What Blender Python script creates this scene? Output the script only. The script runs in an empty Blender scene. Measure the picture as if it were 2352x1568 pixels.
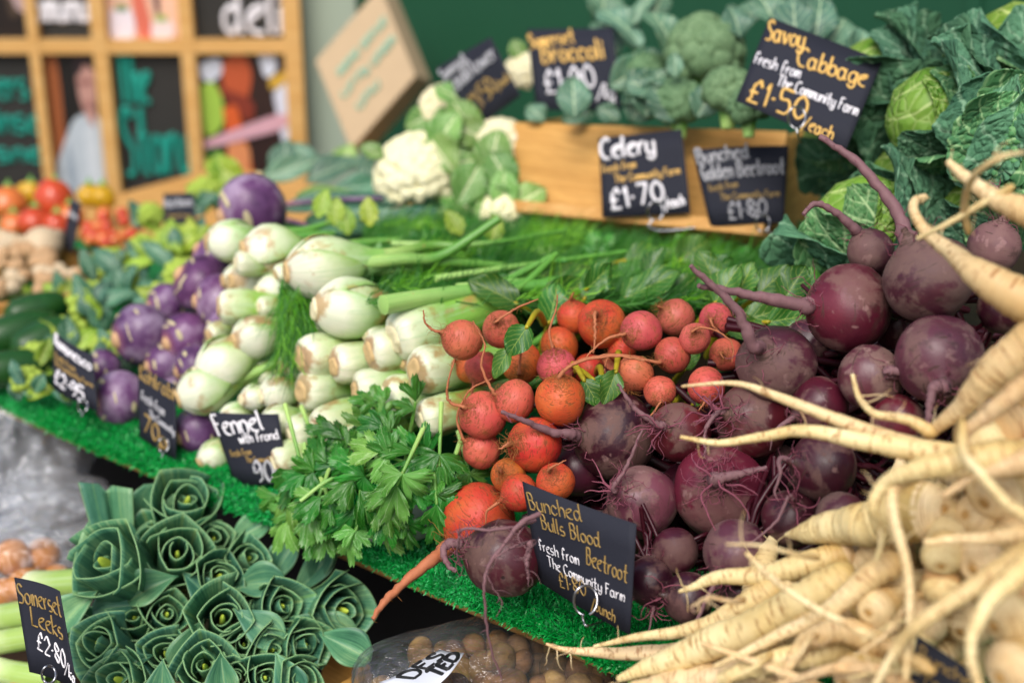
import bpy, math, random
import numpy as np
from mathutils import Vector, Matrix
random.seed(7); RG = np.random.default_rng(7)
scene = bpy.context.scene
COL = scene.collection
# ---------------------------------------------------------------- camera, sky, sun, exposure
FPX = 2352*50/36.0                       # photograph measured on a 2352 px wide copy
PITCH = math.radians(20)
CAM = np.array([0, 0, 1.5])
RT = np.array([1.0, 0, 0]); FW = np.array([0, math.cos(PITCH), -math.sin(PITCH)]); UP = np.array([0, math.sin(PITCH), math.cos(PITCH)])
cd = bpy.data.cameras.new("camera"); cam = bpy.data.objects.new("camera", cd); COL.objects.link(cam)
cam.location = CAM; cam.rotation_euler = (math.pi/2-PITCH, 0, 0)
cd.lens = 50; cd.sensor_width = 36; cd.clip_start = .05; cd.clip_end = 500
cd.dof.use_dof = True; cd.dof.focus_distance = 1.22; cd.dof.aperture_fstop = 2.8; cd.dof.aperture_blades = 9
scene.camera = cam
SUN_EL, SUN_AZ = math.radians(52), math.radians(200)     # azimuth clockwise from +Y
w = bpy.data.worlds.new("World"); scene.world = w; w.use_nodes = True
wn = w.node_tree.nodes; sky = wn.new("ShaderNodeTexSky"); sky.sky_type = 'NISHITA'; sky.sun_disc = False
sky.sun_elevation = SUN_EL; sky.sun_rotation = SUN_AZ; sky.air_density = 1.0; sky.dust_density = 4.0; sky.ozone_density = .6
bg = wn["Background"]; bg.inputs[1].default_value = .12
w.node_tree.links.new(sky.outputs[0], bg.inputs[0])
sl = bpy.data.lights.new("sun", 'SUN'); so = bpy.data.objects.new("sun", sl); COL.objects.link(so)
sl.energy = 1.9; sl.angle = math.radians(38); sl.color = (1, .985, .96)
sdir = Vector((math.sin(SUN_AZ)*math.cos(SUN_EL), math.cos(SUN_AZ)*math.cos(SUN_EL), math.sin(SUN_EL)))
so.rotation_euler = sdir.to_track_quat('Z', 'Y').to_euler(); so.location = (0, -3, 6)
scene.view_settings.view_transform = 'Standard'; scene.view_settings.look = 'None'
scene.view_settings.exposure = 0.5; scene.view_settings.gamma = 1
scene.render.engine = 'CYCLES'
scene.cycles.use_denoising = True
scene.cycles.max_bounces = 6; scene.cycles.transparent_max_bounces = 12
# ---------------------------------------------------------------- helpers
def P(x, y, d): return CAM + d*((x-1176)/FPX*RT - (y-784)/FPX*UP + FW)
def PV(x, y, Y):                          # pixel ray cut by the vertical plane at world y = Y
    r = (x-1176)/FPX*RT - (y-784)/FPX*UP + FW
    return CAM + r*(Y/r[1])
def M(px, d): return px*d/FPX
def nrm(v): v = np.asarray(v, float); return v/(np.linalg.norm(v)+1e-12)
def idir(ang, face=0.0):                  # a direction: angle seen in the picture, share pointing at the viewer
    a = math.radians(ang); k = math.sqrt(max(0, 1-face*face))
    return k*(math.cos(a)*RT + math.sin(a)*UP) - face*FW
def rnd(a, b): return random.uniform(a, b)
def spl(pts, n):                          # Catmull-Rom through the points
    p = np.asarray(pts, float)
    if len(p) == 2: return p[0]+(p[1]-p[0])*np.linspace(0, 1, n)[:, None]
    p = np.vstack([2*p[0]-p[1], p, 2*p[-1]-p[-2]]); m = len(p)-3
    t = np.linspace(0, m-1e-6, n); i = t.astype(int); u = (t-i)[:, None]
    a, b, c, d = p[i], p[i+1], p[i+2], p[i+3]
    return .5*((2*b)+(c-a)*u+(2*a-5*b+4*c-d)*u**2+(3*b-a-3*c+d)*u**3)
_nd = np.random.default_rng(3).normal(size=(40, 3)); _np = np.random.default_rng(4).uniform(0, 6.28, 40)
def nz(p, s, seed=0, k=6):                # smooth lumpy noise, about -1..1
    p = np.asarray(p)*s; o = np.zeros(p.shape[:-1])
    for i in range(k):
        j = (seed*7+i) % 40; o += np.sin(p@_nd[j]+_np[j]+seed)*(1 if i < 3 else .5)
    return o/3.2
def grid_faces(nu, nv, wrap=False):       # nv rows of nu verts
    i = np.arange(nu if wrap else nu-1); j = np.arange(nv-1); I, J = np.meshgrid(i, j); I2 = (I+1) % nu
    f = np.stack([J*nu+I, J*nu+I2, (J+1)*nu+I2, (J+1)*nu+I], -1).reshape(-1, 4)
    U = np.stack([I, I+1, I+1, I], -1).reshape(-1, 4)/(nu if wrap else nu-1)
    V = np.stack([J, J, J+1, J+1], -1).reshape(-1, 4)/(nv-1)
    return f, np.stack([U, V], -1)
class MB:
    def __init__(s): s.v = []; s.f = []; s.u = []; s.m = []; s.n = 0
    def add(s, v, f, uv=None, mi=0):
        v = np.asarray(v, float).reshape(-1, 3); f = np.asarray(f, int)
        s.v.append(v); s.f.append(f+s.n); s.n += len(v)
        s.u.append(np.zeros(f.shape+(2,)) if uv is None else uv); s.m.append(np.full(len(f), mi, int)); return s
    def tube(s, pts, rad, sides=6, mi=0, cap=True):
        pts = np.asarray(pts, float); n = len(pts); rad = np.broadcast_to(np.asarray(rad, float), (n,))
        t = np.gradient(pts, axis=0); t /= np.linalg.norm(t, axis=1)[:, None]+1e-12
        a = np.array([0, 0, 1.0]) if abs(t[0][2]) < .9 else np.array([1.0, 0, 0]); e = np.zeros_like(pts)
        for i in range(n):
            a = a-t[i]*(a@t[i]); a /= np.linalg.norm(a)+1e-12; e[i] = a
        b = np.cross(t, e); th = np.arange(sides)*2*math.pi/sides
        v = pts[:, None]+rad[:, None, None]*(np.cos(th)[None, :, None]*e[:, None]+np.sin(th)[None, :, None]*b[:, None])
        f, uv = grid_faces(sides, n, True); s.add(v, f, uv, mi)
        if cap:
            for k, o in ((0, -1), (n-1, 1)):
                c = pts[k]+t[k]*o*rad[k]*.3; vv = np.vstack([v[k], c[None]])
                ff = np.array([[i, (i+1) % sides, sides, sides] for i in range(sides)])[:, :3]
                if o < 0: ff = ff[:, ::-1]
                s.add(vv, ff, None, mi)
        return s
    def rev(s, c, ax, prof, nu=24, nv=20, mod=None, mi=0, e1=None):     # prof: list of (z, r); ax: z direction
        ax = nrm(ax); a = np.array([0, 0, 1.0]) if e1 is None else np.asarray(e1, float)
        if abs(a@ax) > .97: a = np.array([1.0, 0, 0])
        a = nrm(a-ax*(a@ax)); b = np.cross(ax, a)
        q = spl(prof, nv); th = np.arange(nu)*2*math.pi/nu
        r = np.maximum(q[:, 1], 1e-5)[:, None]*np.ones(nu)[None]; z = q[:, 0][:, None]*np.ones(nu)[None]
        if mod is not None: z, r = mod(z, r, th[None]*np.ones(nv)[:, None], np.linspace(0, 1, nv)[:, None]*np.ones(nu)[None])
        v = c+z[..., None]*ax+r[..., None]*(np.cos(th)[None, :, None]*a+np.sin(th)[None, :, None]*b)
        f, uv = grid_faces(nu, nv, True); s.add(v, f, uv, mi); return s
    def box(s, c, ax, ay, az, mi=0):      # half-extent vectors
        sg = np.array([[x, y, z] for z in (-1, 1) for y in (-1, 1) for x in (-1, 1)], float)
        v = c+sg@np.array([ax, ay, az])
        f = [[0, 2, 3, 1], [4, 5, 7, 6], [0, 1, 5, 4], [2, 6, 7, 3], [0, 4, 6, 2], [1, 3, 7, 5]]
        uv = np.tile(np.array([[0, 0], [0, 1], [1, 1], [1, 0]], float), (6, 1, 1)); s.add(v, f, uv, mi); return s
    def hull(s, pts8, mi=0):              # a box given by its 8 corners: 4 front (TL, TR, BR, BL), then 4 back
        f = [[0, 3, 2, 1], [4, 5, 6, 7], [0, 1, 5, 4], [1, 2, 6, 5], [2, 3, 7, 6], [3, 0, 4, 7]]
        uv = np.tile(np.array([[0, 1], [0, 0], [1, 0], [1, 1]], float), (6, 1, 1)); s.add(pts8, f, uv, mi); return s
    def build(s, name, mats, parent=None, origin=None, smooth=True):
        if not isinstance(mats, (list, tuple)): mats = [mats]
        v = np.vstack(s.v)
        o = np.array(parent.location) if parent is not None else (v.mean(0) if origin is None else np.asarray(origin, float))
        if parent is not None and parent.parent is not None: o = o+np.array(parent.parent.location)
        me = bpy.data.meshes.new(name); v = v-o
        lt = np.concatenate([np.full(len(f), f.shape[1]) for f in s.f]); lv = np.concatenate([f.ravel() for f in s.f])
        me.vertices.add(len(v)); me.vertices.foreach_set('co', v.astype(np.float32).ravel())
        me.loops.add(len(lv)); me.loops.foreach_set('vertex_index', lv.astype(np.int32))
        me.polygons.add(len(lt)); me.polygons.foreach_set('loop_start', (np.cumsum(lt)-lt).astype(np.int32))
        me.polygons.foreach_set('material_index', np.concatenate(s.m).astype(np.int32))
        me.update(calc_edges=True); me.validate()
        if len(me.loops) == len(lv):
            ul = me.uv_layers.new(name='UVMap'); ul.data.foreach_set('uv', np.concatenate([u.reshape(-1, 2) for u in s.u]).astype(np.float32).ravel())
        me.polygons.foreach_set('use_smooth', np.full(len(me.polygons), smooth))
        for m in mats: me.materials.append(m)
        ob = bpy.data.objects.new(name, me); COL.objects.link(ob)
        if parent is None: ob.location = o
        else: ob.parent = parent
        return ob
def tag(o, label, cat, group=None, kind=None):
    o['label'] = label; o['category'] = cat
    if group: o['group'] = group
    if kind: o['kind'] = kind
    return o
def thing(name, loc, label, cat, group=None):
    o = bpy.data.objects.new(name, None); COL.objects.link(o); o.location = loc; o.empty_display_size = .02
    return tag(o, label, cat, group)
def solid(o, th, off=0, rim=None):
    m = o.modifiers.new('thickness', 'SOLIDIFY'); m.thickness = th; m.offset = off
    if rim is not None: m.material_offset_rim = rim
    return o
# ---------------------------------------------------------------- materials
def C(h, k=1.0):
    c = [int(h[i:i+2], 16)/255 for i in (1, 3, 5)]
    return tuple(((x/12.92) if x <= .04045 else ((x+.055)/1.055)**2.4)*k for x in c)+(1,)
class NT:
    def __init__(s, name, rough=.5, spec=.4):
        s.m = bpy.data.materials.new(name); s.m.use_nodes = True; s.t = s.m.node_tree
        s.b = s.t.nodes['Principled BSDF']; s.b.inputs['Roughness'].default_value = rough; s.b.inputs['Specular IOR Level'].default_value = spec
        tc = s.t.nodes.new('ShaderNodeTexCoord'); oi = s.t.nodes.new('ShaderNodeObjectInfo')
        s.uv = tc.outputs['UV']; s.rand = oi.outputs['Random']
        ml = s.n('ShaderNodeVectorMath', operation='SCALE', Vector=(13.7, 7.1, 9.3), Scale=s.rand)
        s.ob = s.n('ShaderNodeVectorMath', 0, operation='ADD', i0=tc.outputs['Object'], i1=ml)
    def n(s, ty, out=0, **k):
        nd = s.t.nodes.new(ty)
        for a, v in k.items():
            if a in ('operation', 'blend_type', 'data_type', 'feature', 'wave_type', 'bands_direction', 'interpolation_type', 'distance', 'noise_dimensions', 'clamp_factor', 'use_clamp') and hasattr(nd, a): setattr(nd, a, v); continue
            sk = nd.inputs[int(a[1:])] if a[0] == 'i' and a[1:].isdigit() else nd.inputs[a.replace('_', ' ')]
            if isinstance(v, bpy.types.NodeSocket): s.t.links.new(v, sk)
            else: sk.default_value = v
        return nd.outputs[out]
    def mp(s, vec, sc=(1, 1, 1)): return s.n('ShaderNodeVectorMath', operation='MULTIPLY', i0=vec, i1=sc)
    def noise(s, scale, vec=None, detail=4, rough=.55, dist=0): return s.n('ShaderNodeTexNoise', Vector=s.ob if vec is None else vec, Scale=scale, Detail=detail, Roughness=rough, Distortion=dist)
    def ramp(s, fac, stops, const=False):
        nd = s.t.nodes.new('ShaderNodeValToRGB'); r = nd.color_ramp
        if const: r.interpolation = 'CONSTANT'
        while len(r.elements) < len(stops): r.elements.new(.5)
        for e, (p, c) in zip(r.elements, stops): e.position = p; e.color = c if not isinstance(c, (int, float)) else (c, c, c, 1)
        s.t.links.new(fac, nd.inputs[0]); return nd.outputs[0]
    def mix(s, f, a, b, bt='MIX'):
        nd = s.t.nodes.new('ShaderNodeMix'); nd.data_type = 'RGBA'; nd.blend_type = bt
        for i, v in ((0, f), (6, a), (7, b)):
            if isinstance(v, bpy.types.NodeSocket): s.t.links.new(v, nd.inputs[i])
            else: nd.inputs[i].default_value = v
        return nd.outputs[2]
    def math(s, op, a, b=0.0, c=0.0): return s.n('ShaderNodeMath', operation=op, i0=a, i1=b, i2=c)
    def mr(s, v, a, b, c=0.0, d=1.0): return s.n('ShaderNodeMapRange', Value=v, i1=a, i2=b, i3=c, i4=d)
    def sep(s, v):
        nd = s.t.nodes.new('ShaderNodeSeparateXYZ'); s.t.links.new(v, nd.inputs[0]); return nd.outputs
    def vary(s, col, amt=.15, hue=.02):   # each object its own slight tone
        v = s.mr(s.rand, 0, 1, 1-amt, 1+amt); h = s.mr(s.n('ShaderNodeMath', operation='FRACT', i0=s.math('MULTIPLY', s.rand, 7.31)), 0, 1, .5-hue, .5+hue)
        return s.n('ShaderNodeHueSaturation', Color=col, Value=v, Hue=h)
    def put(s, col=None, bump=None, bs=.3, bd=.002, rough=None, trans=0, sss=0, sssr=.004):
        if col is not None:
            if isinstance(col, bpy.types.NodeSocket): s.t.links.new(col, s.b.inputs['Base Color'])
            else: s.b.inputs['Base Color'].default_value = col
        if bump is not None: s.t.links.new(s.n('ShaderNodeBump', Strength=bs, Distance=bd, Height=bump), s.b.inputs['Normal'])
        if rough is not None: s.t.links.new(rough, s.b.inputs['Roughness'])
        if sss: s.b.inputs['Subsurface Weight'].default_value = sss; s.b.inputs['Subsurface Radius'].default_value = (1, .6, .4); s.b.inputs['Subsurface Scale'].default_value = sssr
        if trans:                          # thin leaf: some light comes through
            tr = s.t.nodes.new('ShaderNodeBsdfTranslucent'); mx = s.t.nodes.new('ShaderNodeMixShader'); mx.inputs[0].default_value = trans
            if isinstance(col, bpy.types.NodeSocket): s.t.links.new(col, tr.inputs[0])
            else: tr.inputs[0].default_value = col
            o = s.t.nodes['Material Output']; s.t.links.new(s.b.outputs[0], mx.inputs[1]); s.t.links.new(tr.outputs[0], mx.inputs[2]); s.t.links.new(mx.outputs[0], o.inputs[0])
        return s.m
def plain(name, c, rough=.6, bump=0, scale=60, var=.12, metal=0, spec=.4):
    t = NT(name, rough, spec); n = t.noise(scale); col = t.mix(n, tuple(x*(1-var) for x in c[:3])+(1,), tuple(min(1, x*(1+var)) for x in c[:3])+(1,))
    t.b.inputs['Metallic'].default_value = metal
    return t.put(col, n if bump else None, bump)
def wood(name, a, b, sc=1.0, rough=.55, dirs=(1, 14, 14)):
    t = NT(name, rough, .3); n = t.noise(6*sc, t.mp(t.ob, dirs), 6, .6, .6); n2 = t.noise(40*sc, t.mp(t.ob, dirs), 3)
    col = t.mix(t.mr(n2, .3, .75, 0, .5), t.ramp(n, [(.3, a), (.7, b)]), tuple(x*.7 for x in a[:3])+(1,)); return t.put(col, n2, .15, .001)
def leafmat(name, dark, light, vein, lat=7, net=0.0, netsc=14, bsc=.25, trans=.25, rough=.42, rib=.035, slope=.9, spec=.45, var=.22):
    t = NT(name, rough, spec); U, V, _ = t.sep(t.uv)
    a = t.math('ABSOLUTE', t.math('SUBTRACT', U, .5)); n = t.noise(35); n2 = t.noise(9, None, 3)
    base = t.ramp(t.math('ADD', t.math('MULTIPLY', n, .45), t.math('MULTIPLY', n2, .55)), [(.35, dark), (.65, light)])
    wob = t.math('MULTIPLY', t.math('SUBTRACT', t.noise(5, t.uv, 2), .5), .12)
    mid = t.mr(a, rib*.4, rib, 1, 0)
    ph = t.math('FRACT', t.math('MULTIPLY', t.math('ADD', t.math('SUBTRACT', V, t.math('MULTIPLY', a, slope)), wob), lat))
    ln = t.mr(t.math('ABSOLUTE', t.math('SUBTRACT', ph, .5)), .03, .09, .75, 0)
    vn = t.math('MAXIMUM', mid, ln); hb = t.math('SUBTRACT', n, t.math('MULTIPLY', vn, 1.0))
    if net:
        vo = t.n('ShaderNodeTexVoronoi', feature='DISTANCE_TO_EDGE', Vector=t.math and t.n('ShaderNodeVectorMath', operation='ADD', i0=t.uv, i1=t.n('ShaderNodeVectorMath', operation='SCALE', Vector=t.n('ShaderNodeTexNoise', 1, Vector=t.uv, Scale=6.0), Scale=.08)), Scale=netsc)
        nt_ = t.mr(vo, .02, .09, net, 0); vn = t.math('MAXIMUM', vn, nt_); hb = t.math('ADD', t.math('MULTIPLY', t.mr(vo, 0, .3, 0, 1), 1.6), t.math('MULTIPLY', n, .5))
    col = t.vary(t.mix(vn, base, vein), var, .015)
    return t.put(col, hb, bsc, .004, None, trans)
# ---- materials of the place
def veg_golden(name, a, b, c):            # salmon skin, orange lower part, brown scurf in rings at crown and tail
    t = NT(name, .5, .35); U, V, _ = t.sep(t.uv)
    n = t.noise(30, None, 5); n2 = t.noise(120, None, 5, .65)
    base = t.mix(t.mr(n, .38, .62), a, b); base = t.mix(t.mr(V, .5, .9, 0, .75), base, c)
    rv = t.n('ShaderNodeCombineXYZ', X=t.math('MULTIPLY', U, 9.0), Y=t.math('MULTIPLY', V, 24.0), Z=t.math('MULTIPLY', t.rand, 50.0))
    rg = t.noise(1.5, rv, 5, .65, 1.6); ends = t.math('ADD', t.mr(V, .62, .95, 0, .1), t.mr(V, .34, .16, 0, .12))
    sc = t.mr(t.math('ADD', rg, ends), .555, .62, 0, .8)
    col = t.mix(sc, base, C('#7a4a22', .8)); col = t.mix(t.mr(n2, .55, .68, 0, .6), col, C('#8e5c2a', .8))
    col = t.mix(t.mr(V, .9, .97), col, C('#8a7038', .7))
    rt = t.mr(t.math('ADD', sc, n2), .3, 1.3, .42, .8)
    return t.put(t.vary(col, .12, .012), t.math('ADD', n2, t.math('MULTIPLY', sc, -.4)), .5, .0016, rt, 0, .08, .003)
GOLD_PINK = veg_golden('skin_coral_beetroot', C('#bd5044', .9), C('#ca664c', .9), C('#b65c40', .85))
GOLD_ORANGE = veg_golden('skin_orange_beetroot', C('#c4442a', .9), C('#c8622e', .9), C('#a84428', .8))
GOLD_ROSE = veg_golden('skin_rose_beetroot', C('#b8474c', .9), C('#c95f55', .9), C('#b4584a', .85))
def veg_dark(name, deep, mid, dust, amt):
    t = NT(name, .3, .45); U, V, _ = t.sep(t.uv)
    n = t.noise(22, None, 5, .6, .4); n2 = t.noise(90, None, 6, .65); n3 = t.noise(14, None, 3)
    base = t.mix(t.mr(n3, .35, .65), deep, mid)
    dm = t.mr(t.math('ADD', t.math('ADD', n, t.math('MULTIPLY', n2, .16)), t.mr(V, .55, .9, 0, .14)), .73-amt, .80-amt)
    dm = t.math('MULTIPLY', dm, t.mr(n2, .3, .6, .55, .95))
    vo = t.n('ShaderNodeTexVoronoi', Vector=t.ob, Scale=55.0, Randomness=1.0); pits = t.mr(vo, .08, .14, .75, 0); pits = t.math('MULTIPLY', pits, t.mr(n3, .5, .62))
    rv = t.n('ShaderNodeCombineXYZ', X=t.math('MULTIPLY', U, 4.0), Y=t.math('MULTIPLY', V, 30.0), Z=t.math('MULTIPLY', t.rand, 50.0))
    rg = t.mr(t.math('ADD', t.noise(1.5, rv, 4), t.math('ADD', t.mr(V, .7, .95, 0, .12), t.mr(V, .3, .14, 0, .16))), .64, .70, 0, .8)
    col = t.mix(dm, base, dust); fl = t.mr(t.noise(48, None, 6, .7), .57, .66, 0, .6); col = t.mix(fl, col, C('#4a332e', .7)); sp = t.mr(t.noise(70, None, 3), .64, .7, 0, .5); col = t.mix(sp, col, C('#a5817c', .75)); col = t.mix(rg, col, C('#4a3327', .7)); col = t.mix(pits, col, C('#140608'))
    rt = t.mr(t.math('MAXIMUM', dm, rg), 0, 1, .37, .8)
    return t.put(t.vary(col, .14, .01), t.math('SUBTRACT', t.math('ADD', n2, t.math('MULTIPLY', dm, .3)), t.math('MULTIPLY', pits, 2)), .3, .0012, rt)
DARK = veg_dark('skin_purple_beetroot', C('#2e0f1c', .85), C('#4e1c2a', .85), C('#6e4e48', .75), .155)
DARK_RED = veg_dark('skin_red_beetroot', C('#451220', .85), C('#6a2230', .85), C('#78544e', .75), .145)
DARK_DUST = veg_dark('skin_dusty_beetroot', C('#4d2332', .9), C('#6a3a44', .9), C('#80605a', .75), .22)
ROOT_GOLD = plain('taproot_coral', C('#b06a46', .9), .7, .4, 120, .3)
HAIR_GOLD = plain('rootlet_brown', C('#9a6430', .9), .8, 0, 80, .4)
ROOT_DARK = plain('taproot_mauve', C('#7d5a5e', .85), .7, .4, 120, .35)
HAIR_DARK = plain('rootlet_mauve', C('#8a4a5a', .8), .8, 0, 80, .4)
STEM_YEL = plain('beet_stem_yellow', C('#a89a20', .9), .45, 0, 30, .3)
STEM_RED = plain('beet_stem_red', C('#3a0a18', .9), .4, 0, 30, .4)
def parsnip_mat():
    t = NT('parsnip_skin', .5, .35); U, V, _ = t.sep(t.uv)
    n = t.noise(25, None, 4); rv = t.n('ShaderNodeCombineXYZ', X=t.math('MULTIPLY', U, 3.2), Y=t.math('MULTIPLY', V, 60.0), Z=t.math('MULTIPLY', t.rand, 40.0))
    r1 = t.noise(1.3, rv, 3, .6); rg = t.mr(r1, .555, .63, 0, .75)
    base = t.ramp(n, [(.3, C('#d6b67c', .95)), (.7, C('#eed8a8', .95))]); base = t.mix(t.mr(t.math('ADD', V, t.math('MULTIPLY', n, .3)), .85, 1.15, 0, .8), base, C('#c39a56', .95))
    col = t.mix(rg, base, C('#986634')); col = t.mix(t.mr(t.noise(45, None, 6, .65), .58, .68, 0, .55), col, C('#a87a44'))
    return t.put(t.vary(col, .10, .012), t.math('SUBTRACT', n, t.math('MULTIPLY', rg, .8)), .35, .0015, None, 0, .12, .004)
PARSNIP = parsnip_mat()
PARS_END = plain('parsnip_crown', C('#b98f50', .9), .7, .5, 60, .4)
def bulb_mat(name, white, green, g0, brown, br):
    t = NT(name, .36, .45); U, V, _ = t.sep(t.uv)
    sv = t.n('ShaderNodeCombineXYZ', X=t.math('MULTIPLY', U, 30.0), Y=t.math('MULTIPLY', V, 2.2), Z=t.math('MULTIPLY', t.rand, 40.0))
    st = t.noise(1.0, sv, 3); n = t.noise(26, None, 5, .6); n2 = t.noise(80, None, 4)
    col = t.mix(t.mr(t.math('ADD', V, t.math('MULTIPLY', t.math('SUBTRACT', n, .5), .5)), g0, g0+.42), white, green)
    col = t.mix(t.mr(st, .52, .66, 0, .55), col, tuple(x*(.55 if i != 1 else .74) for i, x in enumerate(white[:3]))+(1,))
    bz = t.mr(t.math('ADD', t.mr(V, .36, 0, 0, .34), n), .70-br, .80-br, 0, .8); col = t.mix(bz, col, brown)
    col = t.mix(t.mr(n2, .68, .76, 0, .5), col, C('#b58f58'))
    return t.put(t.vary(col, .08, .012), t.math('ADD', st, t.math('MULTIPLY', n2, .5)), .35, .0015, None, 0, .15, .005)
FENNEL = bulb_mat('fennel_bulb', C('#dcdcbc', .95), C('#86b054', .9), .42, C('#a07a4a'), .17)
FENNEL_W = bulb_mat('fennel_sheath', C('#e2e1c8', .95), C('#96bd64', .9), .5, C('#a67e4c'), .16)
CELERY = bulb_mat('celery_base', C('#dfdfc4', .95), C('#84b048', .9), .34, C('#98703e'), .16)
CUT = plain('cut_root_face', C('#c9ab78', .95), .75, .7, 140, .3)
CUT_W = plain('cut_pale_face', C('#e3d9b0', .95), .7, .7, 160, .18)
STALK = bulb_mat('green_stalk', C('#a8cc72', .9), C('#5f9a3a', .9), .2, C('#8fae5e'), -.3)
def kohl_mat():
    t = NT('kohlrabi_skin', .38, .4); n = t.noise(20, None, 5, .6); n2 = t.noise(60, None, 5); U, V, _ = t.sep(t.uv)
    col = t.ramp(t.math('ADD', t.math('MULTIPLY', n, .7), t.math('MULTIPLY', n2, .3)), [(.36, C('#3f2046', .9)), (.5, C('#663f6a', .9)), (.64, C('#a08aa4', .9))])
    col = t.mix(t.mr(V, .22, .1, 0, .6), col, C('#a66a74')); return t.put(t.vary(col, .12, .02), n2, .2, .001)
KOHL = kohl_mat(); SCAR = plain('leaf_scar', C('#bfb48c', .9), .6, .4, 90, .35); KOHL_CUT = plain('kohlrabi_cut', C('#c09a72', .95), .7, .4, 70, .35)
def leek_mat():
    t = NT('leek_leaf_striped', .4, .45); U, V, _ = t.sep(t.uv)
    sv = t.n('ShaderNodeCombineXYZ', X=t.math('MULTIPLY', U, 60.0), Y=t.math('MULTIPLY', V, 1.5), Z=t.math('MULTIPLY', t.rand, 40.0)); st = t.noise(1.0, sv, 3); n = t.noise(18)
    col = t.ramp(t.math('ADD', t.math('MULTIPLY', st, .5), t.math('MULTIPLY', n, .5)), [(.36, C('#2c5f4a', .9)), (.5, C('#528c6a', .9)), (.66, C('#94be86', .9))])
    col = t.mix(t.mr(t.math('ABSOLUTE', t.math('SUBTRACT', U, .5)), .0, .03, .5, 0), col, C('#9abf6a', .9))
    return t.put(t.vary(col, .15, .02), st, .2, .001, None, .15)
LEEK = leek_mat(); LEEK_RIM = plain('leek_cut_edge', C('#7fa870', .85), .5, 0, 40, .15)
LEEK_IN = plain('leek_heart', C('#b9cf4a', .9), .45, .3, 60, .25); LEEK_SHAFT = bulb_mat('leek_shaft', C('#e4e4c0', .95), C('#9dbb60', .9), .4, C('#c0aa70'), 0)
SAVOY = leafmat('savoy_leaf', C('#2c6638', .9), C('#649a5c', .9), C('#a4c48c', .9), 5, .28, 10, .4, .15, .78, .022, 1.0)
SAVOY_DARK = leafmat('savoy_outer_leaf', C('#2a5a40', .9), C('#5c8f68', .9), C('#82a886', .9), 4, .06, 14, .4, .12, .8, .02, 1.0)
SAVOY_YEL = leafmat('savoy_inner_leaf', C('#5d8f1f', .85), C('#93b545', .85), C('#c4d484', .9), 5, .34, 11, .4, .2, .5, .022, 1.0)
BROC_LEAF = leafmat('broccoli_leaf', C('#335f4a', .85), C('#6f9a7f', .85), C('#b3c9a0', .85), 5, 0, 14, .2, .15, .45, .03)
CAUL_LEAF = leafmat('cauliflower_leaf', C('#4f8a34', .9), C('#93bd63', .9), C('#d5dfa8', .9), 5, 0, 14, .2, .25, .42, .05)
CELERY_LEAF = leafmat('celery_leaf', C('#1d6a14', .75), C('#48972e', .85), C('#7fb258', .85), 5, 0, 14, .25, .3, .32, .014, 1.1, .5, .35)
def fanmat(name, dark, light, vein, trans=.3):
    t = NT(name, .3, .5); U, V, _ = t.sep(t.uv); n = t.noise(40); n2 = t.noise(11, None, 3)
    base = t.ramp(t.math('ADD', t.math('MULTIPLY', n, .4), t.math('MULTIPLY', n2, .6)), [(.35, dark), (.65, light)])
    ph = t.math('ABSOLUTE', t.math('SUBTRACT', t.math('FRACT', t.math('ADD', t.math('MULTIPLY', U, 5.0), t.math('MULTIPLY', t.math('SUBTRACT', t.noise(6, t.uv, 2), .5), .25))), .5))
    ln = t.mr(ph, .012, .05, .7, 0); br = t.math('ABSOLUTE', t.math('SUBTRACT', t.math('FRACT', t.math('ADD', t.math('MULTIPLY', V, 6.0), t.math('MULTIPLY', ph, -3.0))), .5)); ln = t.math('MAXIMUM', ln, t.mr(br, .02, .09, .28, 0))
    col = t.vary(t.mix(ln, base, vein), .25, .015); return t.put(col, t.math('SUBTRACT', n, t.math('MULTIPLY', ln, 1.2)), .3, .004, None, trans)
FAN = fanmat('celery_leaf', C('#1d6a1a', .8), C('#479a34', .88), C('#86b864', .88)); FAN_B = fanmat('celery_leaf_bright', C('#4a9030', .88), C('#82bc56', .92), C('#b4d894', .92), .35)
BEET_LEAF = leafmat('beet_leaf', C('#2a6420', .85), C('#57913c', .88), C('#98b44c', .9), 6, 0, 14, .3, .3, .35, .018, .8, .5, .25)
PALE_LEAF = leafmat('pale_green_leaf', C('#6c9d1e', .9), C('#b4cc3e', .9), C('#d4dc80', .9), 5, 0, 14, .25, .3, .42, .03)
BLUE_LEAF = leafmat('blue_green_leaf', C('#20553c', .85), C('#4f8a6c', .85), C('#a8c8a8', .85), 5, 0, 14, .2, .2, .42, .03)
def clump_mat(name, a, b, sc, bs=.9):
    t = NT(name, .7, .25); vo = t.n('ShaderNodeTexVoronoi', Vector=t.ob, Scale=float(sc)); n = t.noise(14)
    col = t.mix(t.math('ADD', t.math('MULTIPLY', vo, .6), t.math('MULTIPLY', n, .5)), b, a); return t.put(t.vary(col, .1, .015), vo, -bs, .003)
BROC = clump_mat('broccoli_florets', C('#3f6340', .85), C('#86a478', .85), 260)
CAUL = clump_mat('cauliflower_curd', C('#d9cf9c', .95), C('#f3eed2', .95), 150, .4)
def fro_mat(name, a, b):
    t = NT(name, .5, .3); n = t.noise(10, None, 3); n2 = t.noise(60, None, 2); c = t.ramp(t.math('ADD', t.math('MULTIPLY', n, .6), t.math('MULTIPLY', n2, .4)), [(.35, a), (.65, b)]); return t.put(c, None, 0, 0, None, .3)
FROND = fro_mat('fennel_frond', C('#1f5f1c', .85), C('#4f9230', .9)); FROND_Y = fro_mat('bright_frond', C('#4a9a10', .9), C('#8cc83a', .9))
TURF_BASE = plain('turf_backing', C('#0a7036', .9), .8, .5, 200, .3)
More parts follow.
